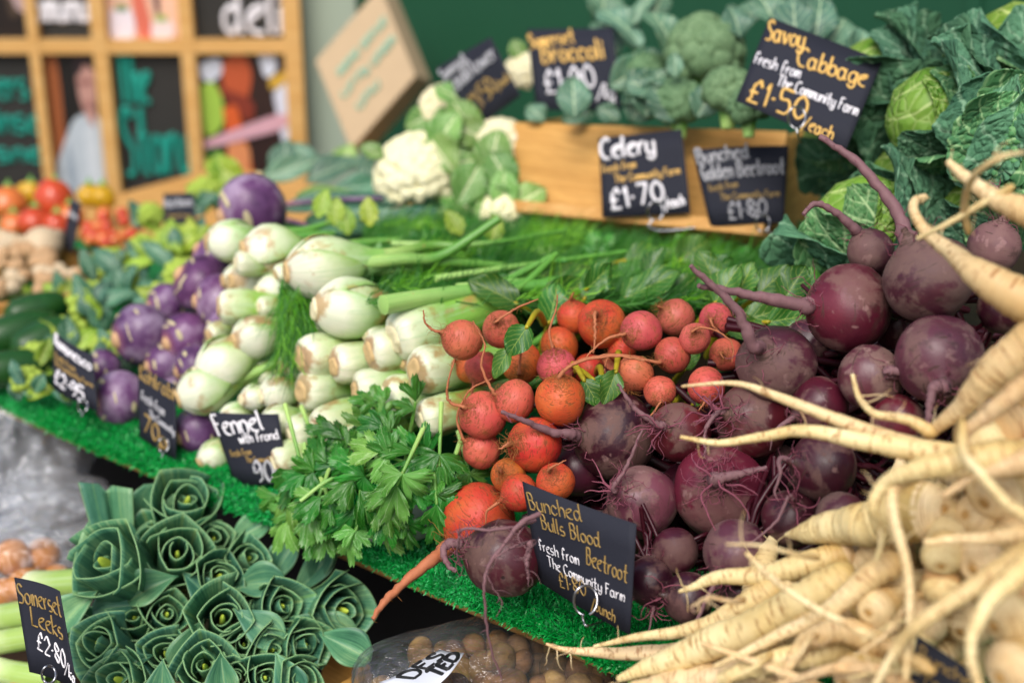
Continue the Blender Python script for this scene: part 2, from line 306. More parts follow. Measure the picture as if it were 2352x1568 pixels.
def turf_mat():
    t = NT('turf_blade', .38, .5); n = t.noise(5, None, 2); n2 = t.noise(400, None, 1)
    return t.put(t.ramp(t.math('ADD', t.math('MULTIPLY', n, .4), t.math('MULTIPLY', n2, .6)), [(.34, C('#04923a', .9)), (.55, C('#08b04a', .95)), (.7, C('#5fd890', .95))]), None, 0, 0, None, .2)
TURF = turf_mat()
WALL_GREEN = plain('green_painted_boards', C('#0e4a30', .9), .6, .1, 6, .08)
SAGE = plain('sage_board', C('#a0ae9c', .9), .7, 0, 5, .04)
PINE = wood('pine_wood', C('#c08a45', .9), C('#dcae6c', .95)); FRAME_WOOD = wood('frame_wood', C('#cf9c56', .95), C('#e2b878', .95), .6)
CRATE = wood('crate_wood', C('#b8843e', .9), C('#d9a85e', .95), .8, .55, (1, 1, 14)); OLDWOOD = wood('dark_shelf_wood', C('#2a1f18', .8), C('#4a3828', .8))
BLACK = plain('black_shade_sheet', C('#0c0c0e'), .9, 0, 40, .3)  # near-black colour that paints in the shade under the counter
CARD = plain('black_card', C('#262833', .85), .75, .15, 500, .1, 0, .25)
GOLD_INK = plain('gold_ink', C('#9c8048', .9), .45, 0, 300, .18); PALE_GOLD = plain('pale_gold_ink', C('#e3b764', .95), .5, 0, 300, .08)
WHITE_INK = plain('white_ink', C('#e9e6ea', .95), .6, 0, 300, .06); GREY_INK = plain('grey_chalk', C('#a9a9ae', .9), .8, 0, 300, .2)
TEAL = plain('teal_paint', C('#17917f', .95), .7, 0, 60, .1); TEAL_FADED = plain('faded_teal_ink', C('#8fb39b', .9), .8, 0, 60, .1); SLATE = plain('chalkboard', C('#2b2a27', .9), .7, 0, 40, .1)
WIRE = plain('steel_wire', C('#b9b9bd'), .28, 0, 80, .05, 1)
KRAFT = plain('kraft_cardboard', C('#bfa684', .8), .85, .1, 40, .06); KRAFT_SIDE = plain('kraft_cardboard_edge', C('#a88a66', .9), .85, .1, 40, .08)
TOMATO = plain('tomato_skin', C('#c84a2a', .9), .25, 0, 30, .2, 0, .5); ORANGE = plain('orange_tomato_skin', C('#d6763a', .9), .25, 0, 30, .2, 0, .5); YELLOW = plain('yellow_skin', C('#c89c1e', .9), .3, 0, 30, .2)
MUSH = plain('mushroom_cap', C('#b8946c', .9), .7, .3, 60, .3); MUSH_D = plain('garlic_skin', C('#c9b494', .9), .6, .3, 60, .15)
WICKER = plain('wicker', C('#a87838', .9), .7, .6, 90, .3); COURG = plain('courgette_skin', C('#1f4a1c', .9), .35, .1, 60, .35)
POTATO = None; ONION = plain('onion_skin', C('#c07a2c', .9), .4, .1, 40, .25); GREYSKIN = plain('grey_squash_skin', C('#87958a', .9), .5, .3, 35, .2)
def veg_potato():
    t = NT('potato_skin', .75, .3); n = t.noise(28, None, 6, .65); n2 = t.noise(110, None, 4)
    col = t.ramp(n, [(.36, C('#4a3624', .85)), (.5, C('#82623c', .85)), (.66, C('#a8864e', .85))]); return t.put(t.vary(t.mix(t.mr(n2, .6, .7, 0, .6), col, C('#3a2a1c')), .25, .015), n2, .5, .0015)
POTATO = veg_potato()
def bag_mat(name, tint, milk):            # thin film: mostly see-through, a milky share and hard glints on its creases
    t = NT(name, .1, .7); n = t.noise(9, None, 5, .65, 1.5); n2 = t.noise(34, None, 4, .6, 1)
    T_ = t.t; tr = T_.nodes.new('ShaderNodeBsdfTransparent'); gl = T_.nodes.new('ShaderNodeBsdfGlossy'); gl.inputs['Roughness'].default_value = .12
    df = T_.nodes.new('ShaderNodeBsdfDiffuse'); df.inputs[0].default_value = tint
    bmp = t.n('ShaderNodeBump', Strength=.7, Distance=.03, Height=t.math('ADD', n, t.math('MULTIPLY', n2, .2)))
    T_.links.new(bmp, gl.inputs['Normal']); m1 = T_.nodes.new('ShaderNodeMixShader'); m2 = T_.nodes.new('ShaderNodeMixShader')
    T_.links.new(t.mr(n, .4, .65, milk*.3, min(1, milk*1.7)), m1.inputs[0]); T_.links.new(tr.outputs[0], m1.inputs[1]); T_.links.new(df.outputs[0], m1.inputs[2])
    lw = t.n('ShaderNodeLayerWeight', 1, Blend=.3, Normal=bmp); T_.links.new(t.mr(lw, 0, 1, .05, .42), m2.inputs[0])
    T_.links.new(m1.outputs[0], m2.inputs[1]); T_.links.new(gl.outputs[0], m2.inputs[2]); T_.links.new(m2.outputs[0], T_.nodes['Material Output'].inputs[0]); return t.m
BAG = bag_mat('clear_plastic_bag', C('#d4d8e0', .9), .26); BAG_DARK = bag_mat('thin_plastic_bag', C('#c8c8cc', .9), .05); BAG_PRINT = plain('white_bag_print', C('#d2d6e0', .95), .35, 0, 40, .05)
BLACK_INK = plain('black_print', C('#141416'), .6, 0, 60, .1); GROUND = plain('grey_paving', C('#5a5854', .8), .9, .3, 3, .15)
# ---- handwriting: pen strokes on a 0-7 by 0-9 grid, base line 2, x height 6
GL = dict(a='55 36 15 13 22 42 54|56 53 62', b='19 12|14 36 55 53 32 13', c='55 36 15 13 32 53', d='55 36 15 13 32 54|59 53 62', e='14 45 56 36 15 13 32 52', f='58 49 39 27 22|15 45',
 g='55 36 15 13 32 54|56 51 30 11', h='19 12|14 36 55 52', i='16 12|18 17', k='19 12|56 14 52', l='19 13 22', m='16 12|13 26 35 32|34 56 65 62', n='16 12|14 36 55 52', o='36 15 13 32 53 55 36',
 p='16 10|15 36 55 53 32 13', r='16 12|14 36 46', s='46 26 15 24 44 53 42 12', t='29 23 32 42|06 46', u='16 13 32 53|56 52', v='16 32 56', w='16 22 35 52 66', y='16 13 32 53|56 51 30 11', x='16 52|56 12',
 B='19 12|19 49 57 46 16|46 64 53 42 12', C='68 49 17 14 32 62', F='19 12|19 59|16 46', G='58 39 17 14 32 53 55 35', L='19 12 52', S='58 39 18 26 45 54 42 12', T='09 69|39 32', K='19 12|59 15 52', R='19 12|19 49 57 46 16|36 62',
 D='19 12|19 49 67 64 42 12', E='59 19 12 52|16 46', O='49 17 14 32 54 57 49', P='19 12|19 49 57 46 16', N='12 19 52 59', U='19 13 32 53 59', A='12 39 62|25 55')
GL.update({'£': '57 49 38 27 23 12 52|15 45', '0': '39 17 14 32 54 57 39', '1': '27 39 32', '2': '17 39 57 56 12 52', '5': '59 19 16 46 54 42 12', '6': '58 39 15 13 32 53 45 15', '7': '19 59 22', '8': '48 29 17 35 54 42 23 14 36 57 48',
 '9': '57 39 17 15 35 57 53 32', '.': '15 25', '/': '10 69', '-': '15 45'})
SHARP = set('LEFTKNAZ179/£')
def write(mb, S, text, u0, v0, u1, v1, h, rad, mi=0, off=.0008, aspect=1.0):
    pen = []; x = 0
    for ch in text:
        if ch == ' ': x += 4; continue
        g = GL.get(ch)
        if g is None: x += 3; continue
        st = [[(int(q[0]), int(q[1])) for q in s_.split()] for s_ in g.split('|')]
        mn = min(p[0] for s_ in st for p in s_); mx = max(p[0] for s_ in st for p in s_)
        for s_ in st: pen.append((ch, [(x+p[0]-mn, p[1]-2) for p in s_]))
        x += mx-mn+1.9
    x -= 1.9; du, dv = (u1-u0)/x, (v1-v0)/x; L = math.hypot((u1-u0)*aspect, v1-v0)
    nu, nv = (v1-v0)/L*h/7/aspect, -(u1-u0)*aspect/L*h/7            # up direction in card units
    for ch, s_ in pen:
        q = np.array([(u0+px*du+py*nu+rnd(-.12, .12)*du, v0+px*dv+py*nv) for px, py in s_])
        if ch in SHARP or len(q) == 2: pp = np.vstack([q[i]+(q[i+1]-q[i])*np.linspace(0, 1, 3)[:, None] for i in range(len(q)-1)])
        else: pp = spl(q, 4*len(q))
        mb.tube(np.array([S(a, b, off) for a, b in pp]), rad*np.linspace(1.1, .9, len(pp)), 5, mi)
# ---------------------------------------------------------------- the stall: ground, counter, turf, walls
E0 = np.array([.0437, 1.04, .85]); DV = np.array([-.780, .625, 0]); NV = np.array([.625, .780, 0]); ZV = np.array([0, 0, 1.0])
def T(a, b, h): return E0+a*DV+b*NV+h*ZV   # along the counter (far end positive), inwards, up
g = MB(); n_ = 12; xs = np.linspace(-60, 60, n_); X, Y = np.meshgrid(xs, xs); f, uv = grid_faces(n_, n_); g.add(np.stack([X, Y, X*0], -1).reshape(-1, 3), f, uv)
g.build('ground', GROUND, origin=(0, 0, 0))['kind'] = 'structure'
def slab(name, mat, a0, a1, b0, b1, h0, h1, label, cat, slope=0, bev=.003):
    o = MB(); c = T((a0+a1)/2, (b0+b1)/2, (h0+h1)/2)
    sx = nrm(NV+slope*ZV); o.box(c, DV*(a1-a0)/2, sx*(b1-b0)/2, nrm(np.cross(DV, sx))*-(h1-h0)/2)
    ob = o.build(name, mat, smooth=False); m = ob.modifiers.new('bevel', 'BEVEL'); m.width = bev; m.segments = 2
    return tag(ob, label, cat)
counter = slab('counter', PINE, -1.2, 1.6, .05, 1.0, -.036, -.012, 'pale wooden counter board under the green turf', 'counter', .03)
lower = slab('lower_shelf', OLDWOOD, -1.2, 1.7, -.45, .3, -.395, -.37, 'dark wooden lower shelf below the green turf edge', 'shelf')
backdrop = slab('shade_backdrop', BLACK, -1.2, 1.7, .17, .185, -.84, -.05, 'added black skirt hanging in the dark space under the counter', 'cloth')  # added sheet: its black colour stands in for the unlit space below
endc = slab('side_shade_backdrop', BLACK, 1.62, 1.635, -.5, .17, -.84, -.06, 'added black sheet standing in for shade at the far end under the counter', 'cloth')  # second added sheet, shade put into its colour at the far end
slab('display_step', OLDWOOD, -1.0, .62, .40, 1.0, .02, .12, 'dark wooden step raising the vegetables at the back of the counter', 'display step')
wall = slab('back_wall', WALL_GREEN, -2.5, 3.4, 1.34, 1.40, -.85, 1.9, 'dark green painted wall behind the vegetables', 'wall')
gm = MB()
for a in (-1.06, -.42, .22, .86, 1.5): gm.box(T(a, 1.336, .5), DV*.012, NV*.004, ZV*1.3)
gm.build('seam_batten', WALL_GREEN, wall, smooth=False)
# turf: a mat wrapped over the front edge of the counter
def turfS(a, s):                           # s: distance along the mat from its lower lip
    wob = .004*math.sin(a*9)+.003*math.sin(a*23+1)
    if s < .03: return T(a, .006+wob, -.010+s*.3), -NV
    if s < .06:
        k = (s-.03)/.03*math.pi/2; return T(a, .006+wob+.010*(1-math.cos(k)), -.001+.008*math.sin(k)), nrm(-NV*math.cos(k)+ZV*math.sin(k))
    return T(a, .015+wob*(1-min(1, (s-.06)*8))+(s-.06), .004+.03*(s-.06)), ZV
mat_ = MB(); As = np.linspace(-1.1, 1.6, 120); Ss = [0, .01, .02, .03, .036, .042, .048, .054, .06, .1, .16, .24, .34, .5]
v = np.array([[turfS(a, s)[0] for a in As] for s in Ss]); f, uv = grid_faces(len(As), len(Ss)); mat_.add(v.reshape(-1, 3), f, uv)
turf = tag(mat_.build('turf_mat', TURF_BASE), 'bright green artificial turf mat wrapped over the counter edge', 'turf mat')
NB = 70000; a_ = np.where(RG.random(NB) < .62, RG.uniform(-.55, .35, NB), RG.uniform(.35, 1.3, NB)); s_ = RG.uniform(0, .21, NB)
row = np.round(s_/.0075)*.0075+RG.normal(0, .0012, NB); s_ = np.clip(np.where(RG.random(NB) < .75, row, s_), 0, .22)
base = np.zeros((NB, 3)); nor = np.zeros((NB, 3))
for i in range(NB): base[i], nor[i] = turfS(a_[i], s_[i])
dirv = nor+RG.normal(0, .55, (NB, 3)); dirv[:, 2] += .15; dirv /= np.linalg.norm(dirv, axis=1)[:, None]
sd = np.cross(dirv, RG.normal(size=(NB, 3))); sd /= np.linalg.norm(sd, axis=1)[:, None]; Lb = RG.uniform(.003, .006, NB)[:, None]; wb = .0007
bend = RG.normal(0, .45, (NB, 3)); m1 = base+dirv*Lb*.55; tp = m1+(dirv+bend)*Lb*.5
bv = np.stack([base-sd*wb, base+sd*wb, m1+sd*wb*1.2, m1-sd*wb*1.2, tp+sd*wb*.4, tp-sd*wb*.4], 1).reshape(-1, 3)
k = np.arange(NB)[:, None]*6; bf = np.concatenate([k+np.array([[0, 1, 2, 3]]), k+np.array([[3, 2, 4, 5]])])
tb = MB().add(bv, bf).build('turf_blades', TURF, turf); tb['kind'] = 'stuff'
# ---------------------------------------------------------------- display board with chalkboards and photographs
BY = 3.0
def bx(x): return PV(x, 100, BY)[0]
def bz(y): return PV(300, y, BY)[2]
board = thing('display_board', (bx(350), BY, bz(280)), 'wooden framed board of chalkboards and photographs at the far end of the stall', 'display board')
def bar(x0, x1, y0, y1, dep, mat, name, par, oy=0):
    m = MB(); a, b, c, d = bx(x0), bx(x1), bz(y1), bz(y0); m.box(np.array([(a+b)/2, BY+oy, (c+d)/2]), np.array([(b-a)/2, 0, 0]), np.array([0, dep/2, 0]), np.array([0, 0, (d-c)/2]))
    o = m.build(name, mat, par, smooth=False); return o
for x0, x1 in ((-190, -165), (70, 94), (216, 250), (417, 449), (654, 694)):
    bar(x0, x1, -190, 520, .03, FRAME_WOOD, 'upright', board)
for xa, xb in ((-165, 70), (94, 216), (250, 417), (449, 654)):
    for y0, y1 in ((-150, -120), (90, 122), (486, 516)): bar(xa, xb, y0, y1, .026, FRAME_WOOD, 'crossbar', board)
def cell(x0, x1, y0, y1, mat, name): return bar(x0+.5, x1-.5, y0, y1, .006, mat, name, board, .012)
cells = {}
xs4 = [(-165, 70), (94, 216), (250, 417), (449, 654)]
for r, (y0, y1) in enumerate(((-119, 89), (123, 485))):
    for c_, (x0, x1) in enumerate(xs4): cells[r, c_] = cell(x0, x1, y0, y1, SLATE if (r, c_) in ((0, 1), (0, 3), (1, 0), (1, 2)) else plain('photo_print_base', [C('#1a100c'), 0, C('#e6b89c'), 0, 0, C('#16120f'), 0, C('#2a130c')][r*4+c_], .5, 0, 30, .1), 'chalkboard' if (r, c_) in ((0, 1), (0, 3), (1, 0), (1, 2)) else 'photograph')
def SB(u, v, off): return np.array([bx(u), BY+.008-off, bz(v)])
def blet(par, mat, items, rad):
    m = MB()
    for t_, u0, v0, u1, v1, h in items: write(m, SB, t_, u0, v0, u1, v1, h, rad*.74, 0, .0015)
    return m.build('lettering', mat, par)
blet(cells[0, 3], WHITE_INK, [('deli', 520, 78, 646, 78, 105)], .008)
blet(cells[0, 1], WHITE_INK, [('omunue', 84, 50, 232, 50, 75)], .0075)
blet(cells[1, 0], TEAL, [('ers', -20, 228, 48, 228, 70), ('inse', -30, 306, 66, 306, 62), ('sne', -40, 372, 60, 372, 45)], .0065)
blet(cells[1, 2], TEAL, [('The', 262, 236, 332, 236, 112), ('Story', 262, 400, 414, 400, 150)], .0095)
def patch(par, items):                     # printed shapes of a photograph: flat polygons a hair apart
    for i, (col, pts) in enumerate(items):
        q = spl([(a, b) for a, b in pts]+[pts[0]], 48)[:-1]; m = MB(); cc = q.mean(0)
        v = np.array([SB(cc[0], cc[1], .0006*(i+1))]+[SB(a, b, .0006*(i+1)) for a, b in q]); nn = len(q)
        m.add(v, [[0, 1+j, 1+(j+1) % nn] for j in range(nn)]); o = m.build('printed_shape', plain('print_ink', C(col, .9), .55, 0, 60, .1), par, smooth=False)
patch(cells[1, 1], [('#a05a30', [(97, 130), (122, 130), (124, 300), (118, 420), (97, 440)]), ('#b5bfc6', [(120, 330), (150, 275), (185, 265), (212, 290), (213, 470), (100, 478), (97, 390)]), ('#93a0ac', [(120, 400), (130, 330), (140, 400), (135, 470)]), ('#c4ccd2', [(170, 300), (195, 300), (200, 470), (170, 470)]), ('#b98c80', [(165, 170), (185, 132), (207, 150), (205, 230), (195, 290), (180, 270), (168, 230)]), ('#8f5f58', [(168, 185), (200, 185), (200, 195), (170, 197)]), ('#9a6a62', [(175, 235), (198, 235), (195, 250), (180, 250)]), ('#2a1c20', [(160, 140), (180, 124), (212, 130), (210, 165), (190, 145), (168, 175)])])
patch(cells[1, 3], [('#2c1712', [(560, 124), (652, 124), (653, 480), (540, 480)]), ('#c9cfdb', [(452, 150), (495, 135), (505, 165), (478, 190), (456, 180)]), ('#9cc048', [(451, 200), (480, 190), (500, 230), (496, 290), (455, 310)]), ('#b5522c', [(505, 150), (530, 126), (560, 130), (572, 180), (555, 235), (530, 240), (505, 200)]), ('#7e2f1d', [(495, 195), (520, 210), (560, 225), (575, 250), (560, 280), (525, 250), (497, 215)]), ('#cf5a24', [(500, 250), (530, 245), (545, 300), (560, 400), (540, 440), (495, 430), (505, 330)]), ('#d88a58', [(505, 330), (550, 330), (556, 380), (530, 420), (500, 410)]), ('#d5dbe8', [(590, 128), (625, 124), (630, 160), (605, 178)]), ('#cfd3e2', [(620, 215), (652, 195), (653, 330), (635, 320)]), ('#c9a13a', [(612, 180), (650, 165), (645, 195), (615, 205)]), ('#d3a3ae', [(452, 325), (540, 292), (640, 262), (645, 292), (560, 318), (455, 340)]), ('#3c6a26', [(452, 350), (490, 345), (488, 430), (455, 440)])])
patch(cells[0, 2], [('#f0d8cc', [(255, -100), (410, -100), (412, -20), (255, -10)]), ('#d9705a', [(305, -40), (330, -40), (350, 80), (320, 86)]), ('#eadfe6', [(258, 25), (305, 22), (307, 86), (258, 88)]), ('#6a8a58', [(272, 12), (295, 12), (296, 26), (272, 26)]), ('#e8d6d4', [(352, 50), (395, 48), (398, 86), (350, 88)]), ('#a8b86a', [(360, 36), (385, 36), (386, 50), (360, 50)]), ('#5a3d48', [(357, -110), (370, -110), (370, 20), (360, 20)])])
patch(cells[0, 0], [('#4a3a2c', [(20, -60), (60, -40), (66, 10), (30, 40)]), ('#b39a9a', [(30, -20), (64, -10), (66, 30), (45, 20)])])
sg = MB(); sg.box(np.array([(bx(640)+bx(815))/2, BY+.05, bz(220)]), np.array([(bx(815)-bx(640))/2, 0, 0]), np.array([0, .008, 0]), np.array([0, 0, .6]))
tag(sg.build('sage_panel', SAGE, smooth=False), 'plain sage green panel between framed board and cardboard box', 'panel')
# cardboard box hung on its corner
kq = [P(722, 140, 2.65), P(872, -32, 2.69), P(955, 175, 2.58), P(805, 346, 2.54)]
ext = P(993, 188, 2.66)-kq[2]; kbk = [q+ext for q in kq]; m = MB(); m.hull(kq+kbk); kb = m.build('cardboard_box', KRAFT, smooth=False)
bm_ = kb.modifiers.new('bevel', 'BEVEL'); bm_.width = .004; bm_.segments = 2
tag(kb, 'kraft cardboard box with faded teal writing hung on its corner', 'cardboard box')
kn = nrm(np.cross(kq[1]-kq[0], kq[3]-kq[0])); kn = -kn if kn@FW > 0 else kn
def SK(u, v, off): return kq[0]+u*(kq[1]-kq[0])+v*(kq[3]-kq[0])+kn*off
m = MB()
for t_, u0, v0, u1, h in (('mene a', .2, .36, .62, .11), ('nrue', .62, .36, .9, .11), ('urn', .15, .56, .45, .11), ('o unem', .45, .58, .9, .11), ('unu', .25, .78, .55, .11)): write(m, SK, t_, u0, v0, u1, v0, h, .0032, 0, .001)
m.build('lettering', TEAL_FADED, kb)
# ---------------------------------------------------------------- wooden crate of broccoli
cq = [P(1165, 279, 1.93), P(1808, 300, 1.72), P(1772, 562, 1.67), P(1205, 505, 1.86)]
inn = nrm(np.cross(cq[1]-cq[0], cq[3]-cq[0])); inn = inn if inn@FW > 0 else -inn
bkv = P(1905, 290, 1.95)-cq[1]
crate = thing('wooden_crate', (cq[2]+cq[3])/2, 'tapered wooden crate full of broccoli with two price cards on it', 'crate')
def board_(q, th, name, mat=CRATE):
    m = MB(); nn = nrm(np.cross(q[1]-q[0], q[3]-q[0])); m.hull(list(q)+[x+nn*th for x in q]); o = m.build(name, mat, crate, smooth=False)
    b = o.modifiers.new('bevel', 'BEVEL'); b.width = .0025; b.segments = 2; return o
lerp = lambda a, b, t: a+(b-a)*t
def fr(u, v): return lerp(lerp(cq[0], cq[1], u), lerp(cq[3], cq[2], u), v)
sgn = 1 if np.cross(cq[1]-cq[0], cq[3]-cq[0])@FW > 0 else -1
board_([fr(.003, 0), fr(1, 0), fr(1, .87), fr(.003, .87)], sgn*.014, 'front_board')
board_([fr(-.015, .90)-inn*.034, fr(1.0, .90)-inn*.034, fr(1.0, 1.02)-inn*.034, fr(-.015, 1.02)-inn*.034], sgn*.05, 'bottom_rail', PINE)
rq = [fr(1, 0)+inn*.0145, fr(1, 0)+bkv, fr(1, .98)+bkv, fr(1, .98)+inn*.0145]; board_(rq, .012*(-1 if np.cross(rq[1]-rq[0], rq[3]-rq[0])@RT > 0 else 1), 'side_board')
lq = [fr(0, 0)+inn*.0145, fr(0, 0)+bkv, fr(0, .98)+bkv, fr(0, .98)+inn*.0145]; board_(lq, .012*(1 if np.cross(lq[1]-lq[0], lq[3]-lq[0])@RT > 0 else -1), 'side_board')
board_([fr(.02, .95)+inn*.02, fr(.98, .95)+inn*.02, fr(.98, .95)+bkv*.98, fr(.02, .95)+bkv*.98], .01, 'base_board')
m = MB()
for u, v in ((.985, .17), (.985, .7), (.02, .17), (.02, .7)): m.rev(fr(u, v)-inn*.001, -inn, [(0, .0035), (.0012, .003), (.0016, .0001)], 10, 4)
m.build('nail_head', WIRE, crate)
# ---------------------------------------------------------------- price cards
def card(name, label, px, ds, lines, bend=.0, ring=None, far=False, group='black handwritten price cards'):
    c = [P(x, y, d) for (x, y), d in zip(px, ds)]     # TL TR BR BL
    n = nrm(np.cross(c[1]-c[0], c[3]-c[0])); n = -n if n@FW > 0 else n
    def S(u, v, off): return lerp(lerp(c[0], c[1], u), lerp(c[3], c[2], u), v)+n*(off+bend*4*u*(1-u))
    asp = np.linalg.norm(c[1]-c[0])/np.linalg.norm(c[3]-c[0])
    m = MB(); nu, nv = 17, 5; f, uv = grid_faces(nu, nv); m.add(np.array([[S(u, v, 0) for u in np.linspace(0, 1, nu)] for v in np.linspace(0, 1, nv)]), f, uv)
    o = m.build(name, CARD, origin=(c[2]+c[3])/2); solid(o, .0007); tag(o, label, 'price card', group)
    for mat in sorted({l[0] for l in lines}, key=lambda q: q.name):
        m = MB()
        for l in lines:
            if l[0] is mat: write(m, S, l[1], l[2], l[3], l[4], l[5], l[6], l[7]*.66, 0, .0006, asp)
        m.build('lettering', mat, o)
    if ring:
        rx, ry, rr, leg, d = ring; m = MB(); th = np.linspace(-1.2, 4.6, 26)
        m.tube([P(rx+rr*.8*math.cos(t), ry-rr*math.sin(t), d-.004+.003*math.sin(t*2)) for t in th], .0011, 6)
        m.tube(spl([P(a, b, d-.002+e) for a, b, e in leg], 16), .0011, 6); m.build('wire_holder', WIRE, o)
    return o
G_, W_, Y_ = GOLD_INK, WHITE_INK, PALE_GOLD
card('price_card', 'sharp black price card reading Bunched Bulls Blood Beetroot standing on the turf', [(1200, 1105), (1462, 1203), (1447, 1457), (1240, 1335)], [1.175, 1.10, 1.115, 1.19],
     [(G_, 'Bunched', .045, .25, .55, .152, .155, .0011), (G_, 'Bulls Blood', .15, .394, .71, .325, .14, .0011), (G_, 'Beetroot', .58, .535, .95, .545, .155, .0011), (W_, 'fresh from', .08, .635, .50, .585, .105, .0007), (W_, 'The Community Farm', .155, .757, .935, .726, .10, .0007), (G_, '£1.80', .27, .905, .56, .853, .145, .001), (G_, '/bunch', .61, .9375, .85, .955, .11, .0009)],
     .002, (1345, 1378, 34, [(1338, 1408, 0), (1340, 1425, 0), (1350, 1436, -.005), (1395, 1424, .03)], 1.13))
card('price_card', 'tilted black price card reading Savoy Cabbage at the crate corner', [(1768, 40), (2027, 140), (1944, 342), (1690, 232)], [1.56, 1.50, 1.46, 1.52],
     [(Y_, 'Savoy', .04, .25, .36, .20, .22, .0022), (Y_, 'Cabbage', .362, .385, .945, .335, .2, .0022), (W_, 'fresh from', .02, .545, .425, .515, .13, .0014), (W_, 'The Community Farm', .27, .675, .975, .65, .125, .0014), (Y_, '£1.50', .09, .95, .585, .915, .25, .0026), (Y_, '/each', .6, .985, .86, .985, .14, .0016)],
     0, (1830, 270, 25, [(1830, 295, 0), (1832, 310, 0), (1840, 330, .01)], 1.47))
card('price_card', 'black price card with gold lettering Somerset Broccoli standing in the crate', [(1211, 68), (1408, 65), (1428, 254), (1231, 253)], [1.95, 1.87, 1.84, 1.91],
     [(Y_, 'Somerset', .02, .24, .55, .17, .17, .0022), (Y_, 'Broccoli', .15, .43, .86, .38, .25, .0028), (W_, '£1.90', .16, .80, .74, .72, .28, .0028), (W_, '/kg', .74, .84, .93, .88, .18, .002)], 0, (1340, 228, 14, [(1340, 240, 0), (1345, 262, 0)], 1.85))
card('price_card', 'tilted black card reading Somerset Cauliflower among white cauliflowers', [(1003, 157), (1127, 86), (1196, 220), (1084, 303)], [2.0, 1.93, 1.9, 1.97],
     [(GREY_INK, 'Somerset', .02, .2, .5, .14, .15, .0026), (GREY_INK, 'Cauliflower', .03, .42, .95, .32, .24, .0026), (G_, '£1.50', .25, .84, .72, .72, .26, .0028), (G_, '/each', .74, .74, .97, .72, .14, .0018)])
card('price_card', 'black price card reading Celery on the front of the wooden crate', [(1375, 318), (1566, 297), (1586, 490), (1384, 500)], [1.765, 1.71, 1.69, 1.745],
     [(W_, 'Celery', .03, .27, .66, .25, .25, .0035), (Y_, 'fresh from', .03, .45, .43, .41, .1, .0011), (Y_, 'The Community Farm', .17, .58, .93, .53, .1, .0011), (W_, '£1.70', .12, .91, .72, .84, .25, .0034), (W_, '/each', .73, .93, .95, .9, .13, .0019)],
     0, (1505, 485, 22, [(1500, 505, 0), (1490, 520, 0), (1520, 530, 0), (1597, 523, 0)], 1.68))
card('price_card', 'black price card reading Bunched Golden Beetroot on crate beside Celery card', [(1590, 345), (1812, 335), (1800, 512), (1632, 522)], [1.70, 1.655, 1.64, 1.68],
     [(GREY_INK, 'Bunched', .04, .19, .6, .15, .19, .0024), (GREY_INK, 'Golden Beetroot', .06, .41, .97, .36, .2, .0024), (G_, 'fresh from', .1, .56, .45, .52, .09, .0011), (G_, 'The Community Farm', .22, .68, .93, .66, .09, .0011), (GREY_INK, '£1.80', .3, .93, .78, .9, .22, .0022)],
     .006, (1752, 512, 20, [(1755, 530, 0), (1775, 536, 0), (1800, 532, 0)], 1.64))
card('price_card', 'black price card reading Fennel with frond on the turf edge', [(483, 945), (640, 950), (662, 1108), (540, 1113)], [1.49, 1.46, 1.45, 1.49],
     [(W_, 'Fennel', .03, .33, .78, .22, .28, .0022), (W_, 'with frond', .38, .42, .97, .36, .14, .0013), (G_, 'fresh from', .14, .61, .52, .57, .09, .0009), (G_, 'The Community Farm', .4, .68, .99, .68, .08, .0008), (GREY_INK, '90p', .5, .95, .97, .97, .3, .0026)], .006, (655, 1100, 18, [(655, 1115, 0), (650, 1128, 0)], 1.44))
card('price_card', 'narrow black price card turned away between two purple kohlrabi', [(318, 842), (404, 884), (404, 1056), (320, 1003)], [1.585, 1.53, 1.525, 1.575],
     [(G_, 'Kohlrabi', .06, .16, .95, .22, .2, .0018), (GREY_INK, 'fresh from', .08, .44, .7, .5, .13, .0014), (GREY_INK, 'The Community', .3, .62, .97, .68, .1, .0012), (G_, '70p', .15, .86, .75, .95, .24, .0022)], 0, (375, 1022, 16, [(375, 1038, 0), (372, 1050, 0)], 1.52))
card('price_card', 'black price card before yellow green romanesco at far end of turf', [(124, 762), (212, 815), (226, 946), (121, 892)], [1.635, 1.59, 1.58, 1.625],
     [(W_, 'Romanesco', .06, .2, .95, .3, .2, .0017), (G_, 'fresh from', .06, .42, .6, .47, .1, .0012), (G_, 'The Community Farm', .06, .55, .95, .6, .09, .0011), (W_, '£2.95', .08, .85, .75, .93, .25, .0019)], .004, (190, 932, 14, [(190, 945, 0), (188, 955, 0)], 1.575))
card('price_card', 'black price card reading Somerset Leeks beside the leek crate', [(33, 1325), (137, 1357), (178, 1585), (68, 1542)], [1.25, 1.20, 1.20, 1.24],
     [(G_, 'Somerset', .03, .26, .93, .27, .2, .0013), (G_, 'Leeks', .2, .48, .85, .52, .2, .0013), (W_, '£2.80', .22, .72, .78, .83, .2, .0013), (W_, '/kg', .74, .86, .96, .95, .15, .0011)], -.004, (112, 1548, 20, [(112, 1566, 0), (116, 1590, 0)], 1.2))
card('price_card', 'blurred black price card half out of frame among parsnips', [(2106, 1458), (2262, 1560), (2250, 1700), (2084, 1625)], [.945, .92, .92, .945], [(G_, 'Bunched', .08, .29, .95, .27, .2, .0010), (G_, 'Parsnips', .2, .58, .95, .58, .2, .0010)])
card('price_card', 'small dark price card behind pale green romanesco far left', [(376, 445), (445, 443), (452, 538), (376, 535)], [2.1, 2.06, 2.05, 2.09], [(GREY_INK, 'Red Onions', .06, .36, .95, .3, .2, .0022), (G_, 'fresh from', .15, .62, .85, .6, .1, .0014)])
